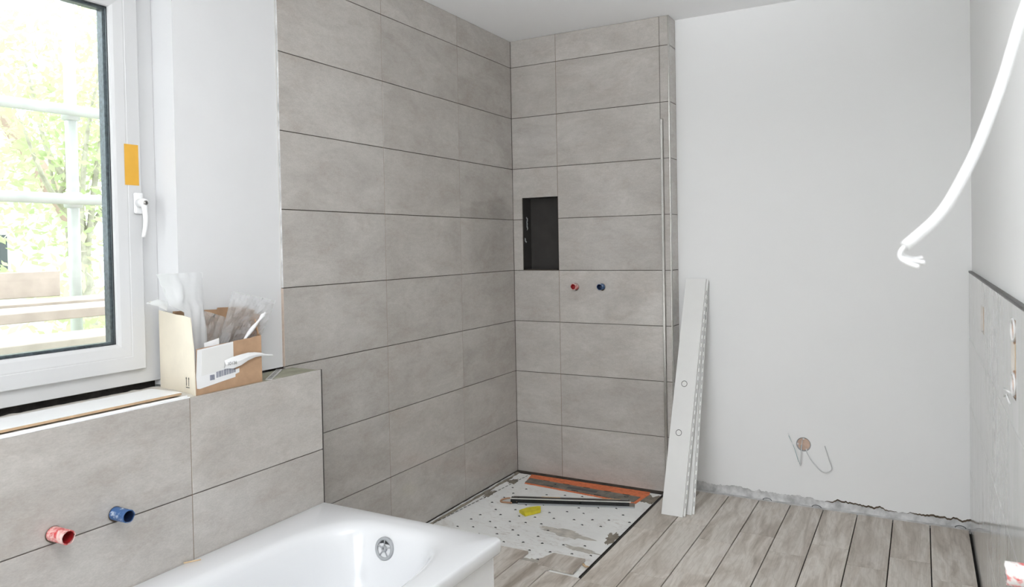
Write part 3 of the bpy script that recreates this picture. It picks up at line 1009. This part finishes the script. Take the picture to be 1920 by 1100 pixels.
# ------------------------------------------------------------------ bathtub
tub = empty('bathtub', (.55, -2.6, 0), 'white enamel built-in bathtub with a flat rim below the window ledge', 'bathtub')
BX0, BX1, BY0, BY1, BZ = .1502, .9465, -3.46, -1.7205, .395
NA = 160
def rrect(a, inset, cr):
    """point on a rounded rectangle in direction a (only the free corner is rounded visibly)"""
    cx, cy = (BX0 + BX1) / 2, (BY0 + BY1) / 2
    hx, hy = (BX1 - BX0) / 2 - inset, (BY1 - BY0) / 2 - inset
    # parametrise by perimeter fraction
    per = [hx * 2, hy * 2, hx * 2, hy * 2]
    return cx, cy, hx, hy
def ring_pts(inset, cr, z):
    cx, cy = (BX0 + BX1) / 2, (BY0 + BY1) / 2
    hx, hy = (BX1 - BX0) / 2 - inset, (BY1 - BY0) / 2 - inset
    cr = max(cr, .0015)
    pts = []
    q = NA // 4
    for k, (sx, sy, a0) in enumerate(((1, 1, 0), (-1, 1, 90), (-1, -1, 180), (1, -1, 270))):
        r_ = cr if k in (0, 3) else .0015
        ccx, ccy = cx + sx * (hx - r_), cy + sy * (hy - r_)
        na = 12
        for i in range(na):
            a = math.radians(a0 + 90 * i / (na - 1))
            pts.append((ccx + r_ * math.cos(a), ccy + r_ * math.sin(a)))
        nxt = ((-1, 1), (-1, -1), (1, -1), (1, 1))[k]
        r2_ = cr if (k + 1) % 4 in (0, 3) else .0015
        a = math.radians(a0 + 90)
        s0 = pts[-1]
        ex_ = (cx + nxt[0] * (hx - r2_) + r2_ * math.cos(a), cy + nxt[1] * (hy - r2_) + r2_ * math.sin(a))
        for i in range(1, q - na + 1):
            t_ = i / (q - na + 1)
            pts.append((s0[0] + (ex_[0] - s0[0]) * t_, s0[1] + (ex_[1] - s0[1]) * t_))
    return [(x, y, z) for x, y in pts]
ref = ring_pts(.0, .026, 0)
ccx, ccy = .572, -2.60
def basin(off, z, n_=4.0):
    a_, b_ = .298 - off, .808 - off * 1.15
    res = []
    for x, y, _ in ref:
        th = math.atan2((y - ccy) / .87, (x - ccx) / .40)
        c_, s_ = math.cos(th), math.sin(th)
        r_ = (abs(c_) ** n_ + abs(s_) ** n_) ** (-1 / n_)
        res.append((ccx + a_ * r_ * c_, ccy + b_ * r_ * s_, z))
    return res
rings = [ring_pts(.012, .022, .352), ring_pts(.003, .026, .352), ring_pts(.0, .026, .356), ring_pts(.0, .026, .386), ring_pts(.003, .026, .3925), ring_pts(.009, .024, .3955)]
for off, z in ((-.030, .3955), (-.012, .3948), (-.002, .3930), (.008, .3885), (.018, .3800), (.026, .366), (.034, .340), (.042, .30), (.055, .23), (.074, .15), (.100, .085), (.14, .050), (.19, .038)):
    rings.append(basin(off, z, 4.0 - max(0, off) * 6))
rings.append(basin(.27, .034, 2.4))
bm = bmesh.new()
RV = [[bm.verts.new(p) for p in r] for r in rings]
nr = len(RV[0])
for i in range(len(RV) - 1):
    for k in range(nr):
        f = bm.faces.new((RV[i][k], RV[i][(k + 1) % nr], RV[i + 1][(k + 1) % nr], RV[i + 1][k]))
        f.smooth = True
bm.faces.new(RV[-1])
bm_obj('shell', bm, 'bath_enamel', tub)
box('side_panel', (.9085, -3.44, .004), (.9255, -1.7665, .3515), 'bath_panel', tub, .001)
box('end_panel', (.1600, -1.7665, .004), (.9255, -1.7520, .3515), 'bath_panel', tub, .001)
oc = Vector((.5405, -1.8375, .3290)); on = Vector((0, -1, .16)).normalized()
ov = lathe('overflow', [(.0385, -.006), (.0385, .001), (.0365, .0032), (.030, .0040), (.0280, .0025), (.0275, -.006)], oc, on, 'plastic_grey', tub, 36)
lathe('overflow_well', [(.0285, -.004), (.020, -.005), (.0, -.005)], oc, on, 'plastic_dark', ov, 24)
bm = bmesh.new()
oxx = Vector((1, 0, 0)); oyy = on.cross(oxx).normalized()
for k in range(5):
    a = math.radians(18 + 72 * k)
    r_ = oxx * math.cos(a) + oyy * math.sin(a)
    bm_tube(bm, [oc + on * .002 + r_ * .009, oc + on * .0015 + r_ * .035], .0022, 6)
bm_obj('overflow_spokes', bm, 'plastic_grey', ov)
lathe('overflow_hub', [(.0055, -.003), (.0055, .0045), (.0085, .0050), (.0105, .0030), (.0105, -.003)], oc, on, 'plastic_grey', ov, 20)
# wood sliver on the rim
bm = bmesh.new()
bm_box(bm, (-.024, -.003, 0), (.024, .003, .003), .0008)
bmesh.ops.transform(bm, matrix=Matrix.Translation((.168, -2.288, .3958)) @ Matrix.Rotation(1.0, 4, 'Z'), verts=bm.verts)
tag(bm_obj('wood_stick', bm, 'wood_raw'), 'thin wooden stick lying on the bathtub rim against the ledge tiles', 'stick')


# ------------------------------------------------------------------ water pipe stubs
def pipe_stub(base, axis, r, length, colour, label, hole=True, sag=0.0):
    base, axis = Vector(base), Vector(axis).normalized()
    root = empty('pipe_stub', base, label, 'pipe', 'capped water pipe stubs')
    x = axis.orthogonal().normalized(); y = axis.cross(x)
    bm = bmesh.new()
    N = 28
    tipj = [length * (1 + .05 * noise.noise(Vector((math.cos(2 * math.pi * k / N) * 3, math.sin(2 * math.pi * k / N) * 3, length * 99)))) for k in range(N)]
    rings = []
    for j in range(9):
        t = j / 8
        rings.append([bm.verts.new(base + axis * (-.006 + (tipj[k] + .006) * t) + (x * math.cos(2 * math.pi * k / N) + y * math.sin(2 * math.pi * k / N)) * r * (1 + .02 * noise.noise(Vector((k * .9, t * 6, r * 50))))) for k in range(N)])
    for j in range(8):
        for k in range(N):
            bm.faces.new((rings[j][k], rings[j][(k + 1) % N], rings[j + 1][(k + 1) % N], rings[j + 1][k])).smooth = True
    inn = [bm.verts.new(base + axis * tipj[k] + (x * math.cos(2 * math.pi * k / N) + y * math.sin(2 * math.pi * k / N)) * r * .86) for k in range(N)]
    for k in range(N):
        bm.faces.new((rings[8][k], rings[8][(k + 1) % N], inn[(k + 1) % N], inn[k]))
    bm_obj('sleeve', bm, 'pipe_' + colour, root)
    lathe('bore', [(r * .86, length * .93), (r * .84, length * .25), (0, length * .2)], base, axis, 'pipe_%s_inside' % colour, root, N)
    if hole:
        lathe('drill_hole', [(r * 1.13, .0012), (r * .98, .0012)], base + Vector((0, 0, -.0012)), axis, 'plaster_chip', root, 28)
        c2 = base + Vector((0, 0, -r * .55))
        lathe('hole_rim', [(r * .78, .0008), (0, .0009)], c2, axis, 'plaster_chip', root, 20)
    return root


pipe_stub((LX, -2.672, .6215), (1, .06, -.02), .0185, .062, 'red', 'red water pipe stub sticking out of the ledge tiles above the bathtub')
pipe_stub((LX, -2.510, .6195), (1, .06, -.02), .0180, .058, 'blue', 'blue water pipe stub sticking out of the ledge tiles above the bathtub')
pipe_stub((.4100, 0, 1.1130), (-.10, -1, 0), .0175, .034, 'red', 'red water pipe stub in the shower wall below the niche')
pipe_stub((.5730, 0, 1.1140), (-.10, -1, 0), .0175, .034, 'blue', 'blue water pipe stub in the shower wall right of the red one')
pipe_stub((2.366, -2.245, .763), (-1, 0, -.02), .0200, .066, 'white', 'paint-smeared red and white pipe stub at the lower right edge on the right wall')

# ------------------------------------------------------------------ boards leaning by the pier
def leaning_board(xb0, xb1, xt0, xt1, yb, yt, zt, thick, label, marks, slots_):
    root = empty('panel_board', ((xb0 + xb1) / 2, yb, 0), label, 'board', 'white panel boards leaning beside the shower')
    BL, BR, TL, TR = Vector((xb0, yb, .001)), Vector((xb1, yb, .001)), Vector((xt0, yt, zt)), Vector((xt1, yt, zt))
    n_ = (BR - BL).cross(TL - BL).normalized()       # towards the room (-y)
    if n_.y > 0: n_ = -n_
    P = lambda u, v: BL.lerp(BR, u).lerp(TL.lerp(TR, u), v)
    # stepped board: face leaf and a narrower tongue leaf behind it
    slab('face', [P(0, 0), P(1, 0), P(1, 1), P(0, 1)], n_, thick, 'board_white', root)
    slab('tongue', [P(.04, .004) - n_ * (thick + .0005), P(1.09, .004) - n_ * (thick + .0005), P(1.09, .997) - n_ * (thick + .0005), P(.04, .997) - n_ * (thick + .0005)], n_, .004, 'board_white', root)
    right = (BR - BL).normalized()
    for k in range(slots_):
        v0 = .035 + .93 * k / slots_
        v1 = v0 + .93 / slots_ * .55
        a, b_ = P(1.035, v0) - n_ * thick, P(1.035, v1) - n_ * thick
        slab('slot', [a, a + right * .0032, b_ + right * .0032, b_], n_, .0008, 'board_slot', root)
    for (u, v) in marks:
        c_ = P(u, v) + n_ * .0004
        bm = bmesh.new()
        bm_lathe(bm, [(.0160, 0), (.0160, .0004), (.0134, .0004), (.0134, 0)], c_, n_, 28)
        bm_obj('drawn_circle', bm, 'mark_pencil', root)
    return root


leaning_board(1.038, 1.150, 1.030, 1.142, -.270, .097, 1.150, .012, 'white panel board behind the front one, its perforated edge showing on the right', [], 26)
leaning_board(1.008, 1.1175, 1.034, 1.1445, -.315, .0800, 1.158, .012, 'front white panel board with two drawn circles leaning on the wall', [(.455, .535), (.430, .330)], 26)

# ------------------------------------------------------------------ cardboard box with bags
cb = empty('cardboard_box', (.06, -2.1, .8965), 'open brown and cream cardboard box with shipping label on the ledge', 'box')
def sheet4(name, a, b_, c_, d_, mat, parent, th=.003, n_=None):
    a, b_, c_, d_ = (Vector(p) for p in (a, b_, c_, d_))
    nn_ = Vector(n_) if n_ is not None else (b_ - a).cross(d_ - a).normalized()
    return slab(name, [a, b_, c_, d_], nn_, th, mat, parent)
Z0 = .8962
# front panel with slightly ragged top
fo = [(.1335, -2.2370, Z0), (.1285, -1.9735, Z0)]
topz = []
for i in range(13):
    t_ = i / 12
    topz.append((.1285 + (.1325 - .1285) * t_, -1.9760 + (-2.2280 + 1.9760) * t_, 1.0565 - .0140 * t_ + .0025 * noise.noise(Vector((t_ * 9, 0, 0)))))
slab('front_panel', fo + topz, (1, 0, 0), .003, 'cardboard', cb)
# cream side panel: main face and folded-in strip
slab('side_panel', [(.0606, -2.2248, Z0), (.1345, -2.2392, Z0), (.1345, -2.2405, 1.035), (.113, -2.2345, 1.142), (.0606, -2.2248, 1.1475)], (-.1, -1, 0), .003, 'cream_card', cb)
slab('side_flap', [(-.0950, -2.1990, Z0), (.0606, -2.2248, Z0), (.0606, -2.2248, 1.1475), (.02, -2.2180, 1.1485), (-.02, -2.2113, 1.152), (-.0950, -2.1990, 1.158)], (-.15, -1, 0), .003, 'cream_card', cb)
slab('back_panel', [(.0005, -2.2130, Z0), (.0005, -1.9300, Z0), (.0005, -1.9250, 1.150), (.0005, -2.0450, 1.156), (.0005, -2.0480, 1.150), (.0005, -2.2130, 1.158)], (1, 0, 0), .003, 'cardboard_inside', cb)
slab('end_panel', [(.1285, -1.9745, Z0), (.0005, -1.9300, Z0), (.0005, -1.9250, 1.145), (.055, -1.9420, 1.142), (.095, -1.9560, 1.060), (.1285, -1.9745, 1.056)], (.2, 1, 0), .003, 'cardboard', cb)
slab('torn_flap', [(.0085, -1.9230, 1.010), (.0200, -1.8960, 1.018), (.0180, -1.8860, 1.040), (.0170, -1.8820, 1.118), (.0085, -1.9160, 1.128)], (1, .2, 0), .0025, 'cardboard', cb)
slab('bottom_panel', [(.004, -2.2130, Z0 + .003), (.1330, -2.2360, Z0 + .003), (.1285, -1.9750, Z0 + .003), (.004, -1.9300, Z0 + .003)], (0, 0, 1), .003, 'cardboard_inside', cb)
# this-way-up arrows printed on the cream side
fdir = (Vector((.1345, -2.2392, 0)) - Vector((.0606, -2.2248, 0))).normalized()
fn_ = Vector((-.19, -.98, 0)).normalized()
def on_side(s, z):
    p = Vector((.0606, -2.2248, 0)) + fdir * s
    return Vector((p.x, p.y, z)) + fn_ * .0012
def side_rect(s0, s1, z0_, z1_, nm):
    slab(nm, [on_side(s0, z0_), on_side(s1, z0_), on_side(s1, z1_), on_side(s0, z1_)], fn_, .0008, 'ink', cb)
for s in (.020, .036):
    side_rect(s - .0009, s + .0009, .9235, .9470, 'arrow_shaft')
    slab('arrow_head', [on_side(s - .0035, .9455), on_side(s + .0035, .9455), on_side(s, .9515)], fn_, .0008, 'ink', cb)
side_rect(.017, .040, .9175, .9195, 'arrow_bar')

# label pouch with barcode on the front
FX_ = lambda y: .1335 + (.1285 - .1335) * (y + 2.2370) / (.2635) + .0006
def fr(pts, nm, mat, parent, lift=.0008):
    return slab(nm, [(FX_(y) + lift, y, z) for y, z in pts], (1, 0, 0), .0006, mat, parent)
lp_ = fr([(-2.228, 1.040), (-2.092, 1.050), (-2.092, .955), (-2.070, .958), (-2.070, .944), (-2.086, .940), (-2.086, .931), (-2.222, .9155), (-2.232, .918), (-2.234, .955)], 'label_pouch', 'paper_white', cb)
tag(lp_, 'torn white shipping label pouch')
fr([(-2.212, 1.036), (-2.094, 1.044), (-2.094, .985), (-2.150, .962), (-2.216, .955)], 'packing_note', 'board_white', lp_, .0018)
for k in range(15):
    y = -2.160 + k * .0050
    w_ = (.0030, .0022, .0036, .0026)[k % 4]
    fr([(y, .9405 + (y + 2.16) * .09), (y + w_, .9405 + (y + 2.16) * .09), (y + w_, .9600 + (y + 2.16) * .09), (y, .9600 + (y + 2.16) * .09)], 'barcode_bar', 'label_grey', lp_, .0016)
for k in range(4):
    y = -2.184 + k * .0045
    fr([(y, .936), (y + .0032, .936), (y + .0032, .953), (y, .953)], 'barcode_bar', 'label_grey', lp_, .0016)
# torn paper tongue with digits sticking out of the pouch
bm = bmesh.new()
pv = []
prof_ = [(-2.130, .966, .992), (-2.100, .962, 1.000), (-2.070, .968, 1.004), (-2.040, .980, 1.006), (-2.010, .986, 1.003), (-1.985, .986, .998), (-1.965, .984, .990), (-1.940, .980, .986)]
for i, (y, za, zb) in enumerate(prof_):
    xo = .1345 + .004 * math.sin(i * .9) + i * .0009
    pv.append([bm.verts.new((xo + .002, y, za)), bm.verts.new((xo + .006, y, (za + zb) / 2)), bm.verts.new((xo, y, zb))])
for i in range(len(pv) - 1):
    for k in range(2):
        bm.faces.new((pv[i][k], pv[i + 1][k], pv[i + 1][k + 1], pv[i][k + 1]))
bm_obj('paper_tongue', bm, 'paper_white', lp_)
def text_obj(name, s, size, loc, rot, mat, parent):
    cu = bpy.data.curves.new(name, 'FONT')
    cu.body = s
    cu.size = size
    o = bpy.data.objects.new(name, cu)
    COL.objects.link(o)
    dg = bpy.context.evaluated_depsgraph_get()
    me = bpy.data.meshes.new_from_object(o.evaluated_get(dg))
    bpy.data.objects.remove(o)
    bpy.data.curves.remove(cu)
    R_ = Matrix.Rotation(rot[2], 4, 'Z') @ Matrix.Rotation(rot[0], 4, 'X')
    me.transform(R_)
    me.materials.clear()
    return link(name, me, mat, loc, parent)
text_obj('printed_digits', '10136', .0150, (.1482, -2.1290, .9765), (math.radians(90), 0, math.radians(90)), 'ink', lp_)


def crumple(name, corners, mat, parent=None, nu=18, nv=22, amp=.008, freq=22, thick=.010, seed=0, taper=1.0):
    """closed flat pouch: two wrinkled sheets joined at the edges. corners BL BR TR TL"""
    BL, BR, TR, TL = (Vector(p) for p in corners)
    nrm = (BR - BL).cross(TL - BL).normalized()
    bm = bmesh.new()
    L = []
    for side in (1, -1):
        g_ = []
        for i in range(nu + 1):
            row = []
            for j in range(nv + 1):
                u, v = i / nu, j / nv
                p = BL.lerp(BR, u).lerp(TL.lerp(TR, u), v)
                edge = (4 * u * (1 - u)) ** .6 * min(1, (1 - v) * 3 + .15)
                w = noise.noise(p * freq + Vector((seed, side * 2, 0))) + .6 * noise.noise(p * freq * 2.3 + Vector((0, seed, side)))
                fold = abs(noise.noise(p * freq * .8 + Vector((9 + seed, 0, 0)))) - .2
                row.append(bm.verts.new(p + nrm * (side * thick * edge + amp * w * (.35 + edge) + amp * 1.2 * fold)))
            g_.append(row)
        for i in range(nu):
            for j in range(nv):
                f = bm.faces.new((g_[i][j], g_[i + 1][j], g_[i + 1][j + 1], g_[i][j + 1]))
                f.smooth = False
        L.append(g_)
    return bm_obj(name, bm, mat, parent)


def row_pouch(name, rows, mat, amp=.0075, freq=24, thick=.009, seed=0, nu=18, sub=3):
    """flat pouch given by rows of (left point, right point), bottom to top"""
    R = []
    for k in range(len(rows) - 1):
        for q_ in range(sub):
            t_ = q_ / sub
            R.append((Vector(rows[k][0]).lerp(Vector(rows[k + 1][0]), t_), Vector(rows[k][1]).lerp(Vector(rows[k + 1][1]), t_)))
    R.append((Vector(rows[-1][0]), Vector(rows[-1][1])))
    nrm = Vector((1, 0, 0))
    bm = bmesh.new()
    for side in (1, -1):
        g_ = []
        for j, (a_, b_) in enumerate(R):
            v_ = j / (len(R) - 1)
            row = []
            for i in range(nu + 1):
                u_ = i / nu
                p = a_.lerp(b_, u_)
                edge = (4 * u_ * (1 - u_)) ** .6 * min(1, (1 - v_) * 4 + .1)
                w_ = noise.noise(p * freq + Vector((seed, side * 2, 0))) + .6 * noise.noise(p * freq * 2.3 + Vector((0, seed, side)))
                fold = abs(noise.noise(Vector((p.y * freq * 1.6, p.z * freq * .5, seed)))) - .2
                row.append(bm.verts.new(p + nrm * (side * thick * edge + amp * w_ * (.35 + edge) + amp * 1.6 * fold)))
            g_.append(row)
        for j in range(len(R) - 1):
            for i in range(nu):
                bm.faces.new((g_[j][i], g_[j][i + 1], g_[j + 1][i + 1], g_[j + 1][i])).smooth = True
    return bm_obj(name, bm, mat)


tag(row_pouch('foam_bag', [((.065, -2.196, .925), (.068, -2.150, .915)), ((.060, -2.205, 1.00), (.070, -2.146, 1.00)), ((.055, -2.208, 1.10), (.068, -2.145, 1.10)), ((.055, -2.212, 1.156), (.062, -2.144, 1.16)), ((.060, -2.268, 1.185), (.060, -2.143, 1.20)), ((.062, -2.288, 1.235), (.055, -2.142, 1.25)), ((.066, -2.314, 1.284), (.050, -2.140, 1.284))], 'milky_film', seed=1), 'tall milky foam bag standing at the left in the cardboard box', 'bag', 'plastic bags in the cardboard box')
tag(row_pouch('film_scrap', [((.040, -2.262, 1.166), (.046, -2.262, 1.196)), ((.048, -2.300, 1.184), (.050, -2.300, 1.205)), ((.055, -2.338, 1.193), (.055, -2.338, 1.197))], 'milky_film', amp=.003, thick=.002, seed=4, nu=5), 'small pointed film corner sticking out left of the foam bag', 'film scrap', 'plastic bags in the cardboard box')
tag(crumple('clear_bag', [(.040, -2.120, .935), (.085, -2.010, .930), (.066, -1.850, 1.166), (.036, -2.012, 1.210)], 'clear_film', amp=.016, thick=.014, seed=7), 'clear crumpled film bag fanning out at the right of the cardboard box', 'bag', 'plastic bags in the cardboard box')
tag(crumple('clear_sheet', [(.030, -2.130, .94), (.045, -2.030, .95), (.034, -2.045, 1.125), (.024, -2.140, 1.160)], 'clear_film', nu=12, nv=14, amp=.010, thick=.010, seed=12), 'short clear film crumpled in the middle of the cardboard box', 'bag', 'plastic bags in the cardboard box')
tag(tube('paper_roll', smooth_path([(.105, -2.080, .98), (.098, -2.010, 1.055), (.092, -1.945, 1.110), (.090, -1.920, 1.130)]), [.006 + .002 * math.sin(i) for i in range(19)], 'paper_white', None, 8), 'thin rolled white paper leaning to the right out of the box', 'paper')
nt_ = slab('paper_note', [(.122, -2.190, 1.030), (.118, -2.135, 1.036), (.112, -2.130, 1.066), (.114, -2.188, 1.056)], (1, 0, .3), .0008, 'paper_white')
tag(nt_, 'small white paper note peeking over the box front', 'paper')

# ------------------------------------------------------------------ hanging cable near the camera
hc = empty('hanging_cable', (2.378, -2.72, 1.80), 'thick white cable hanging from the right wall with bare wire ends', 'cable')
def ray(u, v, t):
    return Vector((2.17265, -3.72161, 1.35188)) + Vector((0, 0, 0)) + (fw + r2 * ((u - 1030.70) / 1344.03) - u2 * ((v - 483.80) / 1344.03)) * t
HP = [(2.378, -2.72, 1.90), (2.345, -2.735, 1.80), (2.305, -2.775, 1.690), (2.2697, -2.8214, 1.5885), (2.2490, -2.835, 1.515), (2.2275, -2.8475, 1.452), (2.2080, -2.8575, 1.4080), (2.1885, -2.8685, 1.3750), (2.1570, -2.8850, 1.3440)]
tube('sheath', smooth_path(HP, 6), .0056, 'cable_white', hc, 12)
tube('wire_end', smooth_path([(2.1575, -2.885, 1.3445), (2.1535, -2.886, 1.3390), (2.1535, -2.886, 1.3330), (2.1640, -2.884, 1.3290), (2.1755, -2.882, 1.3270)]), .0024, 'cable_white', hc, 8)
tube('wire_end', smooth_path([(2.1575, -2.885, 1.3445), (2.1530, -2.887, 1.3380), (2.1540, -2.888, 1.3310), (2.1620, -2.889, 1.3260), (2.1700, -2.890, 1.3230)]), .0024, 'cable_white', hc, 8)
tube('wire_end', smooth_path([(2.1575, -2.885, 1.3445), (2.1545, -2.883, 1.3400), (2.1550, -2.882, 1.3350), (2.1660, -2.878, 1.3310), (2.1730, -2.874, 1.3320)]), .0022, 'cable_white', hc, 8)

# conduit arcs peeping out at the foot of the back wall
for (x, lab) in ((1.446, 'small dark conduit arc at the foot of the white wall, left one'), (1.690, 'small dark conduit arc at the foot of the white wall, middle one'), (2.325, 'dark conduit loop in the crumbled right corner of the white wall')):
    tag(tube('conduit_arc', [(x + .022 * math.cos(a), .105, -.002 + .011 * math.sin(a)) for a in [math.pi * k / 10 for k in range(11)]], .0018, 'plastic_dark', None, 6), lab, 'conduit', 'conduit arcs at the back wall')

# ------------------------------------------------------------------ outside
ground = tag(box('ground_lawn', (-60, -40, -2.2), (-.45, 60, -2.0), 'ground_lawn'), kind='structure')
wall_facade = tag(boxes('wall_facade', [((-.42, -12, -2.0), (-.301, -3.4, 5)), ((-.42, -2.15, -2.0), (-.301, 8, 5)), ((-.42, -3.4, -2.0), (-.301, -2.15, .86)), ((-.42, -3.4, 2.33), (-.301, -2.15, 5))], 'house_render'), kind='structure')
def scaffold_tube(a, b_, label):
    return tag(tube('scaffold_tube', [a, b_], .030, 'scaffold_tube', None, 14), label, 'scaffold pole', 'scaffold tubes outside the window')
for y, lab in ((-1.375, 'upright scaffold pole seen through the window'), (-3.4, 'upright scaffold pole further left beyond the window view'), (1.1, 'upright scaffold pole further right beyond the window view')):
    scaffold_tube((-2.05, y, -2.0), (-2.05, y, 5), lab)
scaffold_tube((-1.98, -6, 2.055), (-1.98, 3, 2.225), 'upper scaffold guard rail crossing the window view')
scaffold_tube((-1.98, -6, 1.645), (-1.98, 3, 1.660), 'lower scaffold guard rail crossing the window view')
for y in (-1.375,):
    for z, lab in ((2.14, 'upper scaffold clamp on the upright pole'), (1.652, 'lower scaffold clamp on the upright pole')):
        tag(lathe('scaffold_clamp', [(.031, -.045), (.045, -.04), (.048, 0), (.045, .04), (.031, .045)], (-2.05, y, z), (0, 0, 1), 'scaffold_tube', None, 14), lab, 'clamp', 'scaffold clamps')
DECK = [(-1.95, -1.60, 1.075, 1.12, 'far scaffold deck plank outside the window'), (-1.58, -1.22, 1.060, 1.105, 'middle scaffold deck plank outside the window'), (-1.18, -.86, .965, 1.010, 'near scaffold deck plank outside the window')]
for x0, x1, z0, z1, lab in DECK:
    tag(box('scaffold_plank', (x0, -6, z0), (x1, 3, z1), 'scaffold_wood', None, .004), lab, 'plank', 'scaffold planks')
tag(box('toe_board', (-2.00, -6, 1.125), (-1.965, -1.50, 1.262), 'scaffold_wood', None, .004), 'upright wooden toe board left of the scaffold pole', 'plank', 'scaffold planks')
tag(box('toe_board', (-2.00, -1.20, 1.125), (-1.965, 3, 1.275), 'scaffold_wood', None, .004), 'upright wooden toe board right of the scaffold pole', 'plank', 'scaffold planks')

hs = empty('neighbour_house', (-16, 1, -2), 'white gabled house with reddish roof edge behind the trees outside', 'house')
slab('gable_wall', [(-14, -5.6, -2), (-14, 5.6, -2), (-14, 5.6, 1.5), (-14, 5.0, 2.25), (-14, .0, 10.6), (-14, -5.0, 2.25), (-14, -5.6, 1.5)], (1, 0, 0), 8, 'house_render', hs)
for s in (1, -1):
    slab('roof', [(-13.7, s * 5.35, 1.95), (-13.7, 0, 10.95), (-22.2, 0, 10.95), (-22.2, s * 5.35, 1.95)], Vector((0, s * .86, .5)), .22, 'roof_edge', hs)
box('window', (-14.02, 3.0, 1.05), (-13.98, 3.98, 1.75), 'window_dark', hs)


def tree(name, base, h, rad, nleaf, label, seed, group):
    rg = random.Random(seed)
    root = empty(name, base, label, 'tree', group)
    b_ = Vector(base)
    tube('trunk', smooth_path([b_, b_ + Vector((.1, .15, h * .3)), b_ + Vector((0, .05, h * .62)), b_ + Vector((.1, .0, h * .85))]), [.16 - .12 * i / 18 for i in range(19)], 'bark', root, 8)
    cent = b_ + Vector((0, 0, h * .62))
    clumps = []
    for k in range(26):
        th, ph = rg.uniform(0, 6.283), rg.uniform(-.75, 1.1)
        clumps.append(cent + Vector((math.cos(th) * math.cos(ph) * rad, math.sin(th) * math.cos(ph) * rad, math.sin(ph) * h * .40)) * rg.uniform(.35, 1.0))
    for k in range(7):
        c_ = clumps[k * 3]
        tube('branch', smooth_path([b_ + Vector((0, .05, h * (.3 + .06 * k))), (b_ + Vector((0, 0, h * .5)) + c_) / 2, c_]), [.05 - .04 * i / 12 for i in range(13)], 'bark', root, 6)
    verts, faces = [], []
    for i in range(nleaf):
        c_ = clumps[rg.randrange(len(clumps))]
        p = c_ + Vector((rg.gauss(0, .42), rg.gauss(0, .42), rg.gauss(0, .34)))
        n_ = Vector((rg.gauss(0, 1), rg.gauss(0, 1), rg.gauss(.6, 1))).normalized()
        t_ = n_.orthogonal().normalized()
        t_ = (Matrix.Rotation(rg.uniform(0, 6.28), 3, n_) @ t_)
        s = n_.cross(t_)
        l = rg.uniform(.045, .085)
        k = len(verts)
        verts += [p - t_ * l, p + s * l * .45, p + t_ * l, p - s * l * .45]
        faces.append((k, k + 1, k + 2, k + 3))
    me = bpy.data.meshes.new('foliage')
    me.from_pydata([v - b_ for v in verts], [], faces)
    o = link('foliage', me, 'leaf', b_, root)
    tag(o, kind='stuff')
    return root


tree('garden_tree', (-7.4, 1.55, -2.0), 7.0, 1.25, 3600, 'tall light green tree behind the scaffold pole', 1, 'garden trees outside the window')
tree('garden_tree', (-11.3, 4.7, -2.0), 9.0, 1.55, 4200, 'wide green tree right of the white house', 2, 'garden trees outside the window')
tree('garden_shrub', (-4.6, .55, -2.0), 3.3, .6, 1500, 'low shrub growing behind the scaffold planks', 4, 'garden trees outside the window')
